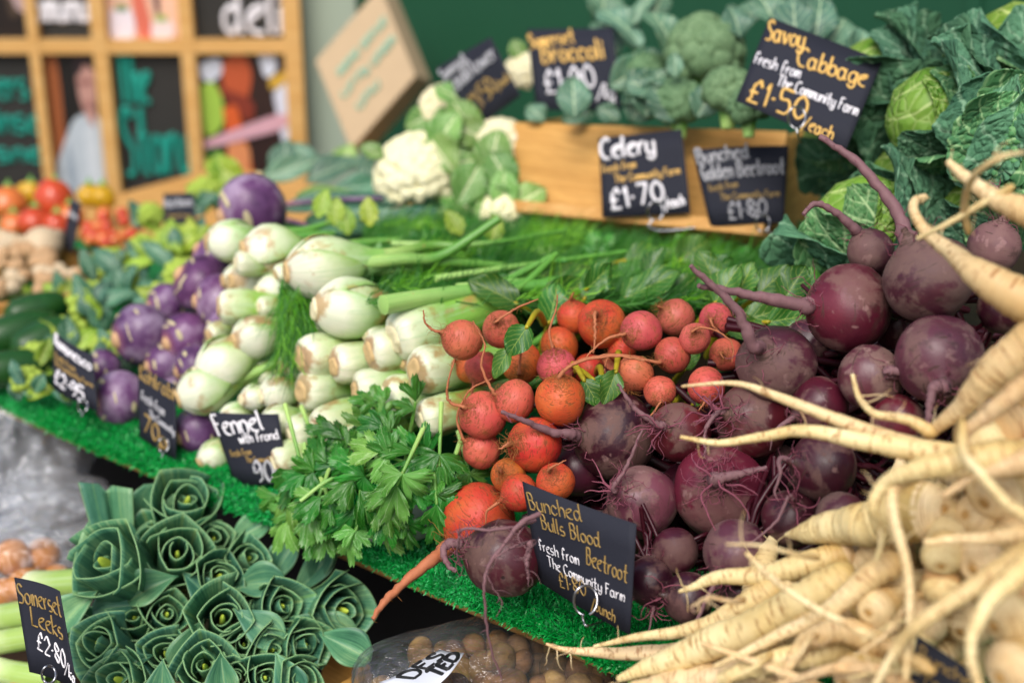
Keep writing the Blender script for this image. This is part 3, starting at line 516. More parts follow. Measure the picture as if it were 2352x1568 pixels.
card('price_card', 'narrow dark price card edge-on between tomatoes and mushrooms', [(163, 458), (186, 470), (168, 580), (143, 568)], [2.12, 2.02, 2.02, 2.12], [(GREY_INK, 'Mushrooms', .1, .3, .9, .34, .12, .0018)])
# ---------------------------------------------------------------- vegetables
def hair(mb, p, d, L, rad, n=9, curl=.5, sides=4):
    pts = [np.array(p)]; d = nrm(d); k = RG.normal(0, curl, 3)
    for i in range(n-1):
        d = nrm(d+k*.35+RG.normal(0, curl*.45, 3)); pts.append(pts[-1]+d*L/n)
        if i == n//2: k = RG.normal(0, curl, 3)
    mb.tube(spl(pts, n*2-3), np.linspace(rad, rad*.35, n*2-3), sides, 0, False); return pts[-1]
BP = [(-1.30, .075), (-1.15, .11), (-1.0, .24), (-.86, .46), (-.66, .72), (-.36, .93), (0, 1.0), (.34, .95), (.62, .79), (.8, .58), (.92, .34), (.96, .26), (1.02, .2)]
def beet(kind, x, y, r, d, root=None, rdep=-.01, look='', mat=None, elong=1.0, ang=None, face=.35, rr=.075, hairs=14, stems=False, fan=0):
    c = P(x, y, d); R = M(r, d)*.97; gold = kind == 'golden'
    if root: q = np.array(root[0], float)-(x, y); ang = math.degrees(math.atan2(-q[1], q[0])); face = max(-.6, min(.93, math.sqrt(max(0, 1-min(1, (np.linalg.norm(q)/(r*1.15)))**2)))) if face == .35 else face
    if ang is None: ang = rnd(150, 260)
    tail = idir(ang, face); ax = -tail; sd = random.randint(0, 99)
    def mod(z, rad, th, t):
        p = np.stack([np.cos(th)*rad, np.sin(th)*rad, z], -1); return z*elong, rad*(1+.075*nz(p, 1.3, sd)+.022*nz(p, 5, sd+1)-.05*np.clip(nz(p, 2.6, sd+2)-.55, 0, 1))
    prof = [(a*R, b*R*(1 if a > -.9 else 1)) for a, b in BP]
    def mod2(z, rad, th, t): Z, r2 = mod(z/R, rad/R, th, t); return Z*R, r2*R
    m = MB().rev(c, ax, prof, 40, 34, mod2)
    o = m.build('golden_beetroot' if gold else 'purple_beetroot', mat, origin=c)
    t0 = c+tail*R*1.2*elong; rm, hm = (ROOT_GOLD, HAIR_GOLD) if gold else (ROOT_DARK, HAIR_DARK)
    m = MB()
    if root:
        n = len(root); pp = [t0-tail*R*.18]+[P(a, b, d-face*R*1.2+rdep*(i+1)/n) for i, (a, b) in enumerate(root)]
        s = spl(pp, 30); jit = RG.normal(0, R*.012, s.shape); jit[0] = 0; s = s+jit
        m.tube(s, np.linspace(R*rr*1.35, R*rr*.38, 30)*(1+RG.normal(0, .08, 30)), 8)
        path = s
    else:
        pts = [t0-tail*R*.18]; dd = tail.copy()
        for i in range(6): dd = nrm(dd+RG.normal(0, .35, 3)+np.array([0, 0, -.12])); pts.append(pts[-1]+dd*R*rnd(.18, .4))
        path = spl(pts, 18); m.tube(path, np.linspace(R*rr*1.4, R*rr*.3, 18), 7)
    m.build('taproot', rm, o)
    m = MB(); e = nrm(np.cross(tail, RT)); e2 = np.cross(tail, e)
    for i in range(hairs):
        a = rnd(0, 6.28); zz = rnd(.85, 1.12); rr_ = .42*(1.2-zz)/.3 if zz > .9 else .5
        p = c+tail*R*zz*elong+R*rr_*(math.cos(a)*e+math.sin(a)*e2); hair(m, p, tail+1.1*(math.cos(a)*e+math.sin(a)*e2)+RG.normal(0, .4, 3), R*rnd(.35, 1.0), R*.011 if gold else R*.014, 8, .75)
    for i in range(hairs//2+4):
        p = path[random.randint(2, len(path)-1)]; hair(m, p, RG.normal(size=3)+tail*.3, R*rnd(.2, .6), R*.012, 6, .7)
    for i in range(fan):
        hair(m, t0-tail*R*.2, tail+RG.normal(0, .55, 3)-FW*.3, R*rnd(.9, 2.0), R*.035, 11, .45, 5)
    m.build('rootlets', hm, o)
    if stems:
        m = MB()
        for i in range(5):
            p = c+ax*R*.9*elong+RG.normal(0, R*.14, 3); m.tube(spl([p, p+ax*R*.9+RG.normal(0, R*.2, 3), p+ax*R*2+FW*R*.6+RG.normal(0, R*.5, 3)], 8), R*.09, 6)
        m.build('leaf_stems', STEM_YEL if gold else STEM_RED, o)
    return o
ORD = ['first', 'second', 'third', 'fourth', 'fifth', 'sixth', 'seventh', 'eighth', 'ninth', 'tenth', 'eleventh', 'twelfth', 'thirteenth', 'fourteenth', 'fifteenth']
RW = {8: ['row one from top', 'row two', 'row three', 'row four', 'row five', 'row six', 'row seven', 'lowest row'], 1: [''], 2: ['upper half', 'lower half'], 3: ['top third', 'middle third', 'bottom third'], 4: ['top row', 'second row', 'third row', 'lowest row'], 5: ['topmost row', 'second row', 'middle row', 'fourth row', 'lowest row']}
def rank(items, heap, bands, cat, group):  # items: (object, x, y, look): labels that single one out by its look and its place in the heap
    it = sorted(items, key=lambda q: q[2]); n = len(it); per = math.ceil(n/bands)
    for b in range(bands):
        row = sorted(it[b*per:(b+1)*per], key=lambda q: q[1]); nn = len(row)
        for i, (o, x, y, look) in enumerate(row):
            pos = 'leftmost' if i == 0 else 'rightmost' if i == nn-1 else ORD[i]+' from left'
            where = (f'{pos} in {RW[bands][b]}' if bands > 1 else f'{pos} of {heap}') if nn > 1 else f'{RW[bands][b]} of {heap}'
            tag(o, f'{look}, {where}', cat, group)
GP, GO, GR = GOLD_PINK, GOLD_ORANGE, GOLD_ROSE
gb = []
def gold(x, y, r, d, root=None, look='coral golden beetroot', mat=GP, **k): gb.append((beet('golden', x, y, r, d, root, look=look, mat=mat, **k), x, y, look))
gold(1061, 780, 48, 1.29, [(1013, 763), (991, 756), (975, 736), (973, 712)], 'coral beetroot with root curling up leftward', elong=1.05)
gold(1153, 757, 46, 1.32, [(1140, 738), (1185, 708), (1236, 687)], 'coral beetroot with root pointing up right')
gold(1318, 728, 42, 1.37, [(1312, 684), (1318, 672)], 'orange beetroot with short root on top', GO)
gold(1381, 742, 58, 1.34, [(1366, 722), (1367, 770), (1363, 812)], 'large orange beetroot with scarred face', GO, rdep=-.03)
gold(1285, 795, 45, 1.36, None, 'shaded orange beetroot tucked behind', GO)
gold(1278, 842, 46, 1.31, [(1270, 800), (1262, 762), (1276, 715), (1281, 677)], 'rosy beetroot with upright taproot', GR, rdep=.0, hairs=26)
gold(1473, 760, 50, 1.29, [(1430, 768), (1395, 778), (1360, 805), (1345, 823)], 'round rosy beetroot with root trailing left', GR)
gold(1552, 729, 46, 1.33, [(1512, 705)], 'rosy beetroot with scurfy brown tail', GR, hairs=34)
gold(1644, 735, 40, 1.31, [(1632, 735), (1640, 752), (1652, 760)], 'rosy beetroot with bristly brown eye', GR, hairs=34)
gold(1545, 816, 44, 1.28, [(1508, 832), (1418, 815), (1351, 822), (1305, 840), (1283, 866)], 'coral beetroot with very long root arching left', rdep=-.03)
gold(1597, 777, 38, 1.27, [(1590, 762), (1610, 752), (1650, 762), (1682, 790), (1682, 832)], 'small rosy beetroot with root arching right', GR, hairs=24)
gold(1667, 815, 40, 1.29, [(1655, 812), (1662, 822)], 'dull orange beetroot with ringed tail', GP, hairs=20)
gold(1198, 834, 49, 1.33, [(1192, 855), (1196, 818), (1200, 790)], 'orange beetroot with root standing before it', GO, rdep=-.02)
gold(1108, 846, 42, 1.35, None, 'coral beetroot half hidden behind roots', GP)
gold(1078, 846, 34, 1.37, None, 'small orange beetroot half hidden', GO)
gold(1288, 918, 60, 1.25, [(1285, 864), (1308, 842), (1351, 825), (1418, 818), (1480, 828)], 'big bright orange beetroot with arched root', GO, elong=1.06, hairs=22)
gold(1181, 921, 49, 1.27, [(1133, 900), (1106, 842), (1113, 790), (1086, 736)], 'coral beetroot with long wavy root', GP)
gold(1109, 953, 57, 1.28, [(1066, 935), (1033, 922), (1027, 890), (1044, 824)], 'large coral beetroot with root bent upward', GP)
gold(1228, 1020, 67, 1.25, [(1170, 1018), (1145, 1032)], 'largest orange beetroot with hairy brown tail', GO, hairs=40)
gold(1106, 1034, 46, 1.29, [(1064, 1008), (1050, 955), (1080, 895), (1130, 870)], 'coral beetroot with root looping up', GP)
gold(1459, 858, 44, 1.27, [(1432, 900), (1418, 940), (1424, 975), (1458, 988)], 'coral beetroot with root hanging and hooked', GP, hairs=26)
gold(1517, 899, 39, 1.26, [(1516, 925), (1497, 952), (1478, 962)], 'small round coral beetroot facing forward', GP)
gold(1622, 886, 45, 1.24, [(1618, 925), (1600, 950)], 'coral beetroot beside purple beetroots', GP, elong=1.08)
gold(1277, 1106, 46, 1.22, [(1262, 1076), (1300, 1056)], 'glossy red orange beetroot behind card', GO)
gold(1168, 1092, 42, 1.25, [(1150, 1080), (1140, 1066)], 'small red orange beetroot with hairy tail', GO, hairs=30)
gold(1192, 1132, 46, 1.23, None, 'glossy red orange beetroot touching card edge', GO, ang=200)
gold(1098, 1192, 88, 1.27, [(1010, 1272), (988, 1288), (920, 1345), (880, 1385), (857, 1421)], 'bright orange beetroot with long carrot like root over turf', GO, rr=.16, elong=1.0, face=.1, rdep=-.05)
gold(1428, 805, 34, 1.34, None, 'small pale orange beetroot tucked behind', GO)
gold(1352, 852, 40, 1.35, None, 'brownish orange beetroot tucked behind', GO)
gold(1405, 848, 36, 1.36, None, 'brownish coral beetroot tucked behind', GP)
rank(gb, 'the golden heap', 5, 'golden beetroot', 'golden beetroots with roots facing out')
pb = []
DD, DR, DU = DARK, DARK_RED, DARK_DUST
def purp(x, y, r, d, root=None, look='purple beetroot', mat=DD, **k): k.setdefault('stems', True); k.setdefault('hairs', 12); pb.append((beet('purple', x, y, r, d, root, look=look, mat=mat, **k), x, y, look))
purp(1158, 1282, 90, 1.205, [(1058, 1248), (1030, 1247), (1019, 1268), (1030, 1298), (1046, 1311)], 'glossy purple beetroot lying on the turf edge', DD, elong=1.12, face=.12, hairs=26, rdep=-.02, stems=False, rr=.12)
purp(1410, 1000, 100, 1.27, [(1312, 997), (1262, 990), (1205, 966), (1149, 944)], 'smooth purple beetroot with thick root pointing left', DD, rr=.11, hairs=12, rdep=-.04)
purp(1474, 1152, 86, 1.21, [(1410, 1120), (1440, 1070), (1475, 985)], 'dusty pitted purple beetroot', DU, hairs=40, fan=3)
purp(1652, 1130, 108, 1.2, [(1640, 1100), (1690, 1090), (1760, 1075)], 'large glossy purple beetroot with stumpy root', DR, rr=.14, hairs=50, fan=4)
purp(1560, 992, 74, 1.22, [(1512, 974), (1460, 940), (1420, 882)], 'purple beetroot with branching mauve roots', DR, hairs=20, fan=10, rr=.12)
purp(1730, 962, 90, 1.21, [(1650, 945), (1622, 985), (1618, 1050)], 'purple beetroot with tangle of pink roots', DR, hairs=30, fan=12)
purp(1782, 836, 97, 1.19, [(1728, 792), (1700, 725), (1650, 668), (1586, 612)], 'dusty purple beetroot with long root slanting up left', DU, rr=.14, rdep=-.03)
purp(1948, 706, 103, 1.18, [(1845, 702), (1750, 682), (1660, 666), (1604, 655)], 'red purple beetroot with long horizontal root', DR, rr=.15, rdep=-.03, face=.3)
purp(2132, 640, 104, 1.13, [(2080, 545), (2050, 470), (1965, 370), (1884, 314)], 'dusty purple beetroot with long root pointing to price card', DU, rr=.17, rdep=.04, face=.15)
purp(1998, 577, 56, 1.2, [(1962, 525), (1922, 490), (1875, 468), (1845, 492)], 'brown pitted beetroot with hooked root', DU, rr=.2, face=.1, rdep=-.02)
purp(2156, 826, 108, 1.11, [(2142, 895), (2130, 990)], 'broad dusty purple beetroot hanging over parsnips', DU, rr=.14)
purp(2002, 866, 78, 1.14, [(2040, 852), (2085, 850), (2125, 846)], 'dusty purple beetroot with stubby root pointing right', DU, rr=.17)
purp(1890, 1072, 80, 1.13, None, 'smooth purple beetroot above parsnips', DD, ang=170)
purp(1882, 932, 70, 1.17, None, 'red purple beetroot behind parsnip root', DR, ang=200)
purp(1930, 1186, 60, 1.1, [(1922, 1240), (1935, 1290)], 'small greyish beetroot beside parsnips', DU, rr=.14)
purp(1692, 1268, 80, 1.14, [(1640, 1340), (1600, 1430), (1575, 1500)], 'dusty mauve beetroot above pale parsnip', DU, hairs=16, face=.4)
purp(1550, 1266, 56, 1.17, None, 'smooth dark beetroot right of the card', DD, ang=190)
purp(1815, 1190, 70, 1.13, [(1812, 1140), (1780, 1200), (1715, 1255)], 'dark beetroot under crossing roots', DD, fan=8)
purp(1580, 1372, 62, 1.15, None, 'dark beetroot half buried by parsnips', DD, fan=4)
purp(2284, 568, 64, 1.19, None, 'brown beetroot behind topmost parsnip', DU, ang=80, stems=False)
purp(1955, 1262, 55, 1.12, [(1945, 1310)], 'shaded purple beetroot touching parsnips', DR)
purp(1325, 1080, 64, 1.29, None, 'shaded beetroot behind golden ones', DD, fan=3)
purp(2310, 705, 66, 1.12, None, 'shaded purple beetroot at right edge', DD, ang=60)
purp(1430, 1215, 66, 1.23, None, 'dark beetroot hidden behind card', DD, ang=200)
purp(1492, 1335, 60, 1.16, [(1500, 1400), (1490, 1450)], 'dark beetroot at right edge of card', DD, fan=6)
purp(2060, 968, 66, 1.13, None, 'shaded purple beetroot above the parsnip heap', DR, ang=200)
purp(1700, 1360, 50, 1.16, None, 'dark beetroot between pale parsnips', DD)
purp(2060, 745, 60, 1.22, None, 'dark beetroot deep in the gap', DD)
purp(1790, 1075, 58, 1.23, None, 'dark beetroot deep behind roots', DD, fan=4)
purp(1570, 1120, 60, 1.28, None, 'dark beetroot deep between two large ones', DD)
purp(2250, 940, 70, 1.16, None, 'dark beetroot deep behind parsnips', DD)
purp(1860, 790, 60, 1.28, None, 'dark beetroot deep behind red one', DD)
rank(pb, 'the purple heap', 5, 'purple beetroot', 'purple beetroots with roots facing out')
# the long pale roots that hang loose over the front beetroot
for k_, (pts, r) in enumerate((([(1240, 1180, 1.12), (1195, 1202, 1.115), (1150, 1260, 1.11), (1122, 1300, 1.11), (1112, 1345, 1.11), (1116, 1420, 1.12), (1128, 1490, 1.13), (1152, 1555, 1.14)], .0022), ([(1230, 1195, 1.13), (1150, 1215, 1.11), (1062, 1216, 1.115), (1054, 1240, 1.12), (1050, 1272, 1.13), (1060, 1300, 1.14)], .0016), ([(1228, 1240, 1.14), (1180, 1255, 1.11), (1132, 1285, 1.11), (1120, 1320, 1.11), (1155, 1385, 1.12)], .0014), ([(1218, 1248, 1.12), (1210, 1290, 1.11), (1214, 1328, 1.115)], .0026), ([(1205, 1205, 1.12), (1190, 1235, 1.11), (1215, 1265, 1.11)], .0008))):
    m = MB(); s = spl([P(*q) for q in pts], 40)+RG.normal(0, .0003, (40, 3)); m.tube(s, np.linspace(r, r*.35, 40)*(1+RG.normal(0, .1, 40)), 7)
    for i in range(12): hair(m, s[random.randint(8, 39)], RG.normal(size=3)+np.array([0, 0, -.4]), rnd(.008, .022), .0004, 6, .5)
    tag(m.build('loose_root', ROOT_DARK), 'thin mauve root '+['hanging far below the turf edge over the front purple beetroot', 'running level across the front beetroot then bending down', 'curving down the middle of the front beetroot', 'stubby and pale at the left edge of the sharp card', 'very fine, between beetroot and the sharp card'][k_], 'root', 'loose roots over the front beetroot')
# ---- parsnips: a tapering tube along a curve, crown at the thick end
pn = []
def pars(pts, look, crown=False, name='parsnip'):      # pts: x, y, radius px, depth (thin tip first)
    q = np.array(pts, float); c3 = [P(a, b, e) for a, b, _, e in q]; n = 90
    s = spl(c3, n); r = np.maximum(spl(np.array([[M(a, e), 0, 0] for _, _, a, e in q]), n)[:, 0], .0006)
    if not crown: r[-9:] *= np.sqrt(np.maximum(.02, 1-np.linspace(0, 1, 9)**2))
    rg = 1+.014*np.sin(np.linspace(0, 60, n)+rnd(0, 6))-.06*(RG.random(n) < .22)*np.linspace(.2, 1, n)+.01*RG.normal(size=n); s = s+np.array([np.interp(np.arange(n), np.arange(0, n+8, 8), RG.normal(0, 1, len(np.arange(0, n+8, 8)))) for _ in range(3)]).T*r[:, None]*.07
    m = MB(); m.tube(s, r*rg, 18); o = m.build(name, PARSNIP, origin=s[-5]); L = np.linalg.norm(s[-1]-s[-8])
    if crown:
        ax = nrm(s[-1]-s[-3]); R = r[-1]; m = MB().rev(s[-1], ax, [(-.12*R, R*.9), (-.02*R, R*1.0), (.25*R, R*.95), (.52*R, R*.72), (.7*R, R*.45), (.72*R, R*.28), (.69*R, R*.16), (.69*R, .0001)], 24, 18); m.build('crown', PARSNIP, o)
        m = MB().rev(s[-1]+ax*R*.68, ax, [(0, R*.2), (.06*R, R*.13), (.07*R, .0001)], 12, 5); m.build('cut_stump', PARS_END, o)
    m = MB()
    for i in range(7):
        k = random.randint(3, n-24); hair(m, s[k]+nrm(RG.normal(size=3))*r[k]*.9, RG.normal(size=3), rnd(.008, .03), .0006, 6, .5)
    m.build('rootlets', PARSNIP, o)
    pn.append((o, q[len(q)//2][0], q[len(q)//2][1], look)); return o
def ball(x, y, r, d, look, ang, face=.6, L=2.2):       # a parsnip seen from its fat crown end
    ax = idir(ang, face); c = P(x, y, d); R = M(r, d); q = []
    for t in np.linspace(1, 0, 6):
        p = c-ax*R*L*3*t; rr_ = R*(1-t)**.55+R*.08; rel = p-CAM; e = rel@FW; q.append((1176+(rel@RT)/e*FPX, 784-(rel@UP)/e*FPX, rr_/e*FPX, e))
    pars(q, look, True)
pars([(1566, 887, 3, 1.06), (1680, 880, 6, 1.05), (1760, 900, 10, 1.04), (1900, 955, 15, 1.02), (2060, 1012, 21, 1.0), (2240, 1062, 34, .98), (2420, 1100, 48, .97)], 'parsnip with long thin root reaching far left')
pars([(1563, 1003, 4, 1.05), (1650, 1017, 8, 1.045), (1750, 1002, 11, 1.03), (1850, 990, 15, 1.01), (1990, 1014, 22, .99), (2150, 1046, 32, .97), (2400, 1100, 52, .95)], 'parsnip with second long root reaching left')
pars([(1255, 1478, 3, 1.13), (1290, 1489, 6, 1.125), (1340, 1496, 10, 1.12), (1450, 1500, 17, 1.11), (1580, 1500, 27, 1.1), (1760, 1490, 38, 1.09)], 'ivory parsnip with tip over the turf edge')
pars([(1365, 1484, 4, 1.1), (1450, 1466, 9, 1.09), (1568, 1450, 16, 1.075), (1660, 1420, 24, 1.06), (1740, 1375, 33, 1.05), (1800, 1335, 37, 1.05)], 'ivory parsnip curving up right from the turf', True)
pars([(1560, 1357, 4, 1.07), (1600, 1345, 10, 1.065), (1645, 1325, 16, 1.06), (1755, 1318, 24, 1.05), (1850, 1298, 31, 1.04), (1940, 1270, 33, 1.04)], 'ringed pale parsnip lying across under beetroots', True)
pars([(1420, 1560, 8, 1.07), (1500, 1530, 24, 1.06), (1620, 1480, 38, 1.04), (1760, 1430, 42, 1.02), (1900, 1350, 44, 1.0), (1960, 1312, 42, 1.0)], 'fat parsnip in the front row')
pars([(1640, 1530, 5, .99), (1740, 1483, 12, .985), (1888, 1410, 20, .97), (1980, 1340, 30, .96), (2070, 1275, 38, .96)], 'parsnip slanting up right across others')
pars([(1796, 1600, 10, .97), (1805, 1545, 13, .97), (1838, 1486, 19, .97), (1878, 1456, 25, .96), (1950, 1450, 30, .96), (2050, 1500, 36, .95)], 'parsnip bent like a hook')
pars([(1714, 1270, 5, .98), (1775, 1328, 8, .96), (1868, 1392, 9, .94), (1960, 1440, 11, .92), (2060, 1496, 14, .91), (2150, 1545, 20, .9)], 'thin root crossing diagonally over parsnips')
pars([(2014, 1284, 6, .94), (2030, 1215, 8, .93), (2003, 1165, 13, .92), (2030, 1112, 16, .92), (2100, 1078, 24, .91), (2240, 1055, 40, .9), (2400, 1050, 55, .9)], 'parsnip whose root arches and hangs')
pars([(2080, 1560, 7, .88), (2090, 1400, 10, .89), (2082, 1290, 12, .9), (2052, 1190, 13, .91), (2055, 1120, 16, .92), (2120, 1070, 25, .93)], 'long thin root hanging vertically')
ball(2128, 1176, 64, .98, 'round yellowish parsnip crown', 20, .75)
pars([(2122, 1246, 8, .91), (2180, 1240, 12, .91), (2260, 1236, 16, .9), (2400, 1226, 30, .89)], 'blunt parsnip tip pointing left')
pars([(2166, 1140, 7, .9), (2230, 1100, 14, .9), (2300, 1075, 22, .89), (2420, 1040, 40, .88)], 'parsnip tip pointing lower left')
pars([(1996, 1600, 7, .88), (2060, 1490, 12, .88), (2120, 1425, 18, .87), (2235, 1350, 24, .87), (2400, 1240, 34, .86)], 'long parsnip root rising to the right edge')
pars([(2256, 1600, 11, .83), (2230, 1500, 13, .83), (2248, 1420, 18, .83), (2300, 1350, 24, .83), (2420, 1250, 40, .83)], 'blurred parsnip root drooping downward')
ball(2322, 1418, 72, .88, 'large blurred parsnip crown at right edge', 200, .5)
ball(2172, 1280, 46, .94, 'small parsnip crown facing forward', 240, .85)
ball(2012, 1396, 46, .96, 'brown spiralled parsnip crown', 195, .75)
ball(2166, 1352, 44, .95, 'ochre parsnip crown deep in heap', 250, .6)
ball(2225, 1430, 56, .985, 'pale parsnip crown low in heap', 215, .5)
pars([(1650, 1560, 14, 1.0), (1740, 1530, 26, .99), (1860, 1500, 32, .98), (1975, 1490, 36, .98)], 'ringed parsnip lying level near the bottom')
pars([(1740, 1585, 5, .96), (1830, 1560, 9, .95), (1920, 1535, 14, .93), (2010, 1540, 18, .92), (2100, 1590, 24, .9)], 'thin curved parsnip along the bottom edge')
pars([(1610, 1476, 5, 1.0), (1680, 1500, 8, .99), (1760, 1530, 10, .97), (1860, 1570, 13, .95), (1950, 1620, 16, .94)], 'thin root slanting down right at the bottom')
ball(1960, 1560, 52, .95, 'parsnip crown cut by the bottom edge', 200, .5)
ball(2050, 1560, 50, .985, 'parsnip crown beside blurred card', 200, .4)
ball(2320, 1540, 66, .86, 'blurred parsnip crown in bottom right corner', 200, .4)
pars([(2124, 452, 9, 1.04), (2102, 462, 11, 1.035), (2100, 492, 12, 1.03), (2140, 545, 16, 1.02), (2200, 592, 24, 1.0), (2280, 650, 42, .98), (2420, 720, 62, .96)], 'parsnip with hooked tip above beetroots')
pars([(2178, 372, 8, .98), (2225, 412, 15, .97), (2290, 458, 24, .96), (2420, 510, 46, .94)], 'parsnip tip pointing up left before cabbage')
pars([(2108, 548, 5, .99), (2180, 512, 7, .97), (2265, 462, 9, .96), (2330, 425, 10, .95)], 'thin root crossing before the cabbages')
pars([(2352, 350, 4, .9), (2300, 362, 7, .9), (2240, 400, 8, .92), (2215, 470, 9, .96), (2225, 540, 9, .98)], 'thin blurred root drooping from upper right')
pars([(2120, 1010, 8, 1.0), (2150, 985, 14, .99), (2218, 925, 26, .97), (2290, 850, 44, .95), (2420, 760, 66, .93)], 'thick parsnip rising to the right edge')
pars([(2215, 1080, 8, .9), (2218, 1000, 13, .9), (2260, 960, 18, .89), (2320, 915, 24, .88), (2420, 850, 34, .87)], 'blurred root hanging from right edge')
pars([(2420, 1220, 18, .84), (2320, 1160, 13, .85), (2255, 1090, 12, .86), (2216, 1040, 11, .88), (2210, 960, 9, .9)], 'blurred root running to lower right')
pars([(1958, 862, 5, 1.04), (1975, 915, 7, 1.02), (2010, 950, 9, 1.0), (2080, 962, 12, .99), (2150, 1000, 18, .98)], 'short curled root tip poking upward')
ball(2250, 1010, 70, .99, 'smooth parsnip crown under hanging roots', 200, .45)
ball(2290, 1130, 66, .95, 'parsnip crown below right edge root', 210, .5)
ball(2260, 1290, 60, .93, 'parsnip crown deep right of heap', 200, .6)
ball(1850, 1400, 44, 1.01, 'parsnip shoulder under crossing roots', 30, .4)
ball(2125, 1425, 50, .985, 'parsnip crown above blurred card', 200, .6)
ball(1690, 1560, 44, 1.03, 'parsnip shoulder at the bottom', 10, .3)
ball(2330, 870, 60, 1.0, 'shaded parsnip crown at right edge', 120, .4)
ball(1840, 1530, 46, 1.0, 'parsnip shoulder low in front', 15, .4)
ball(2060, 1210, 40, 1.01, 'shaded parsnip behind hanging roots', 60, .6)
ball(2250, 1190, 56, .97, 'parsnip crown between two roots', 170, .5)
ball(2180, 1540, 60, 1.02, 'parsnip behind blurred card', 200, .5)
ball(2340, 1240, 60, .95, 'parsnip at far right in shade', 180, .5)
for x, y in ((1850, 1470), (1940, 1420), (1760, 1540), (1990, 1300), (2060, 1330), (2110, 1500), (1700, 1500), (2230, 1350), (2290, 1290), (2090, 1180), (2200, 1110), (2010, 1480)):
    ball(x, y, 50, 1.075-(x-1700)*.00006, 'shaded parsnip deep in the heap', rnd(180, 260), .5)
for i in range(7):
    x, y = rnd(1700, 2320), rnd(1250, 1540); d = max(.91, 1.0-(x-1700)*.00022-.03); a = rnd(-.6, .9)+math.pi; L = rnd(110, 220); k = rnd(-60, 60)
    pars([(x+math.cos(a)*L, y-math.sin(a)*L, 2.2, d), (x+math.cos(a)*L*.6+k*.2, y-math.sin(a)*L*.6+k*.4, 4, d-.004), (x+math.cos(a)*L*.25, y-math.sin(a)*L*.25, 6, d), (x, y, 9, d+.03)], 'thin whip like parsnip root')
rank(pn, 'the parsnip heap', 8, 'parsnip', 'parsnips heaped at the right')
# ---- leaves
def leafgrid(L, W, nx=9, ny=20, peak=.45, sharp=.8, serr=0, nser=8, fold=.15, curl=.4, wave=.1, twist=0, tipw=0.0, lobe=0):
    t = np.linspace(0, 1, ny)[:, None]; s = np.linspace(-1, 1, nx)[None, :]
    k = math.log(.5)/math.log(peak); wd = np.sin(math.pi*np.clip(t, 0.0, 1)**k)**sharp; wd = np.maximum(wd, tipw*t)
    if lobe: wd = wd*(1+lobe*np.cos(t*math.pi*2*3+1))
    if serr: wd = wd*(1-serr*((t*nser) % 1.0))
    wd = np.maximum(wd, .02)*W; sd = rnd(0, 6.28)
    x = s*wd; a = curl*t; y = np.where(np.abs(curl) < .05, t, np.sin(a)/max(abs(curl), .05)*np.sign(curl if curl else 1))*L; z = -np.where(np.abs(curl) < .05, 0, (1-np.cos(a))/max(abs(curl), .05)*np.sign(curl if curl else 1))*L
    if serr: y = y+np.abs(s)*L*serr*.25*(((t*nser) % 1.0)-.3)
    z = z+fold*np.abs(x)+wave*W*np.sin(t*9+s*2.2+sd)*np.abs(s)**1.5
    if twist: c_, s_ = np.cos(twist*t), np.sin(twist*t); x, z = x*c_-z*s_, x*s_+z*c_
    f, uv = grid_faces(nx, ny); return np.stack([x+0*t, y+0*x, z+0*x], -1).reshape(-1, 3), f, uv
def setleaf(mb, B, D, N, *a, mi=0, **k):
    v, f, uv = leafgrid(*a, **k); Y = nrm(D); Z = nrm(N-Y*(N@Y)); X = np.cross(Y, Z); mb.add(B+v[:, :1]*X+v[:, 1:2]*Y+v[:, 2:]*Z, f, uv, mi)
def leafpx(mb, x, y, ang, L, W, d, tilt=0.0, roll=0.0, mi=0, **k):     # pixels; tilt: share of the leaf pointing at the viewer
    D = idir(ang, tilt); N = nrm(-FW+.6*UP*rnd(.2, 1)+math.sin(roll)*np.cross(D, -FW)); setleaf(mb, P(x, y, d), D, N, M(L, d), M(W, d), mi=mi, **k)
def leafpart(par, name, mat, *a, th=.0, **k):
    m = MB(); leafpx(m, *a, **k); o = m.build(name, mat, par)
    if th: solid(o, th)
    return o
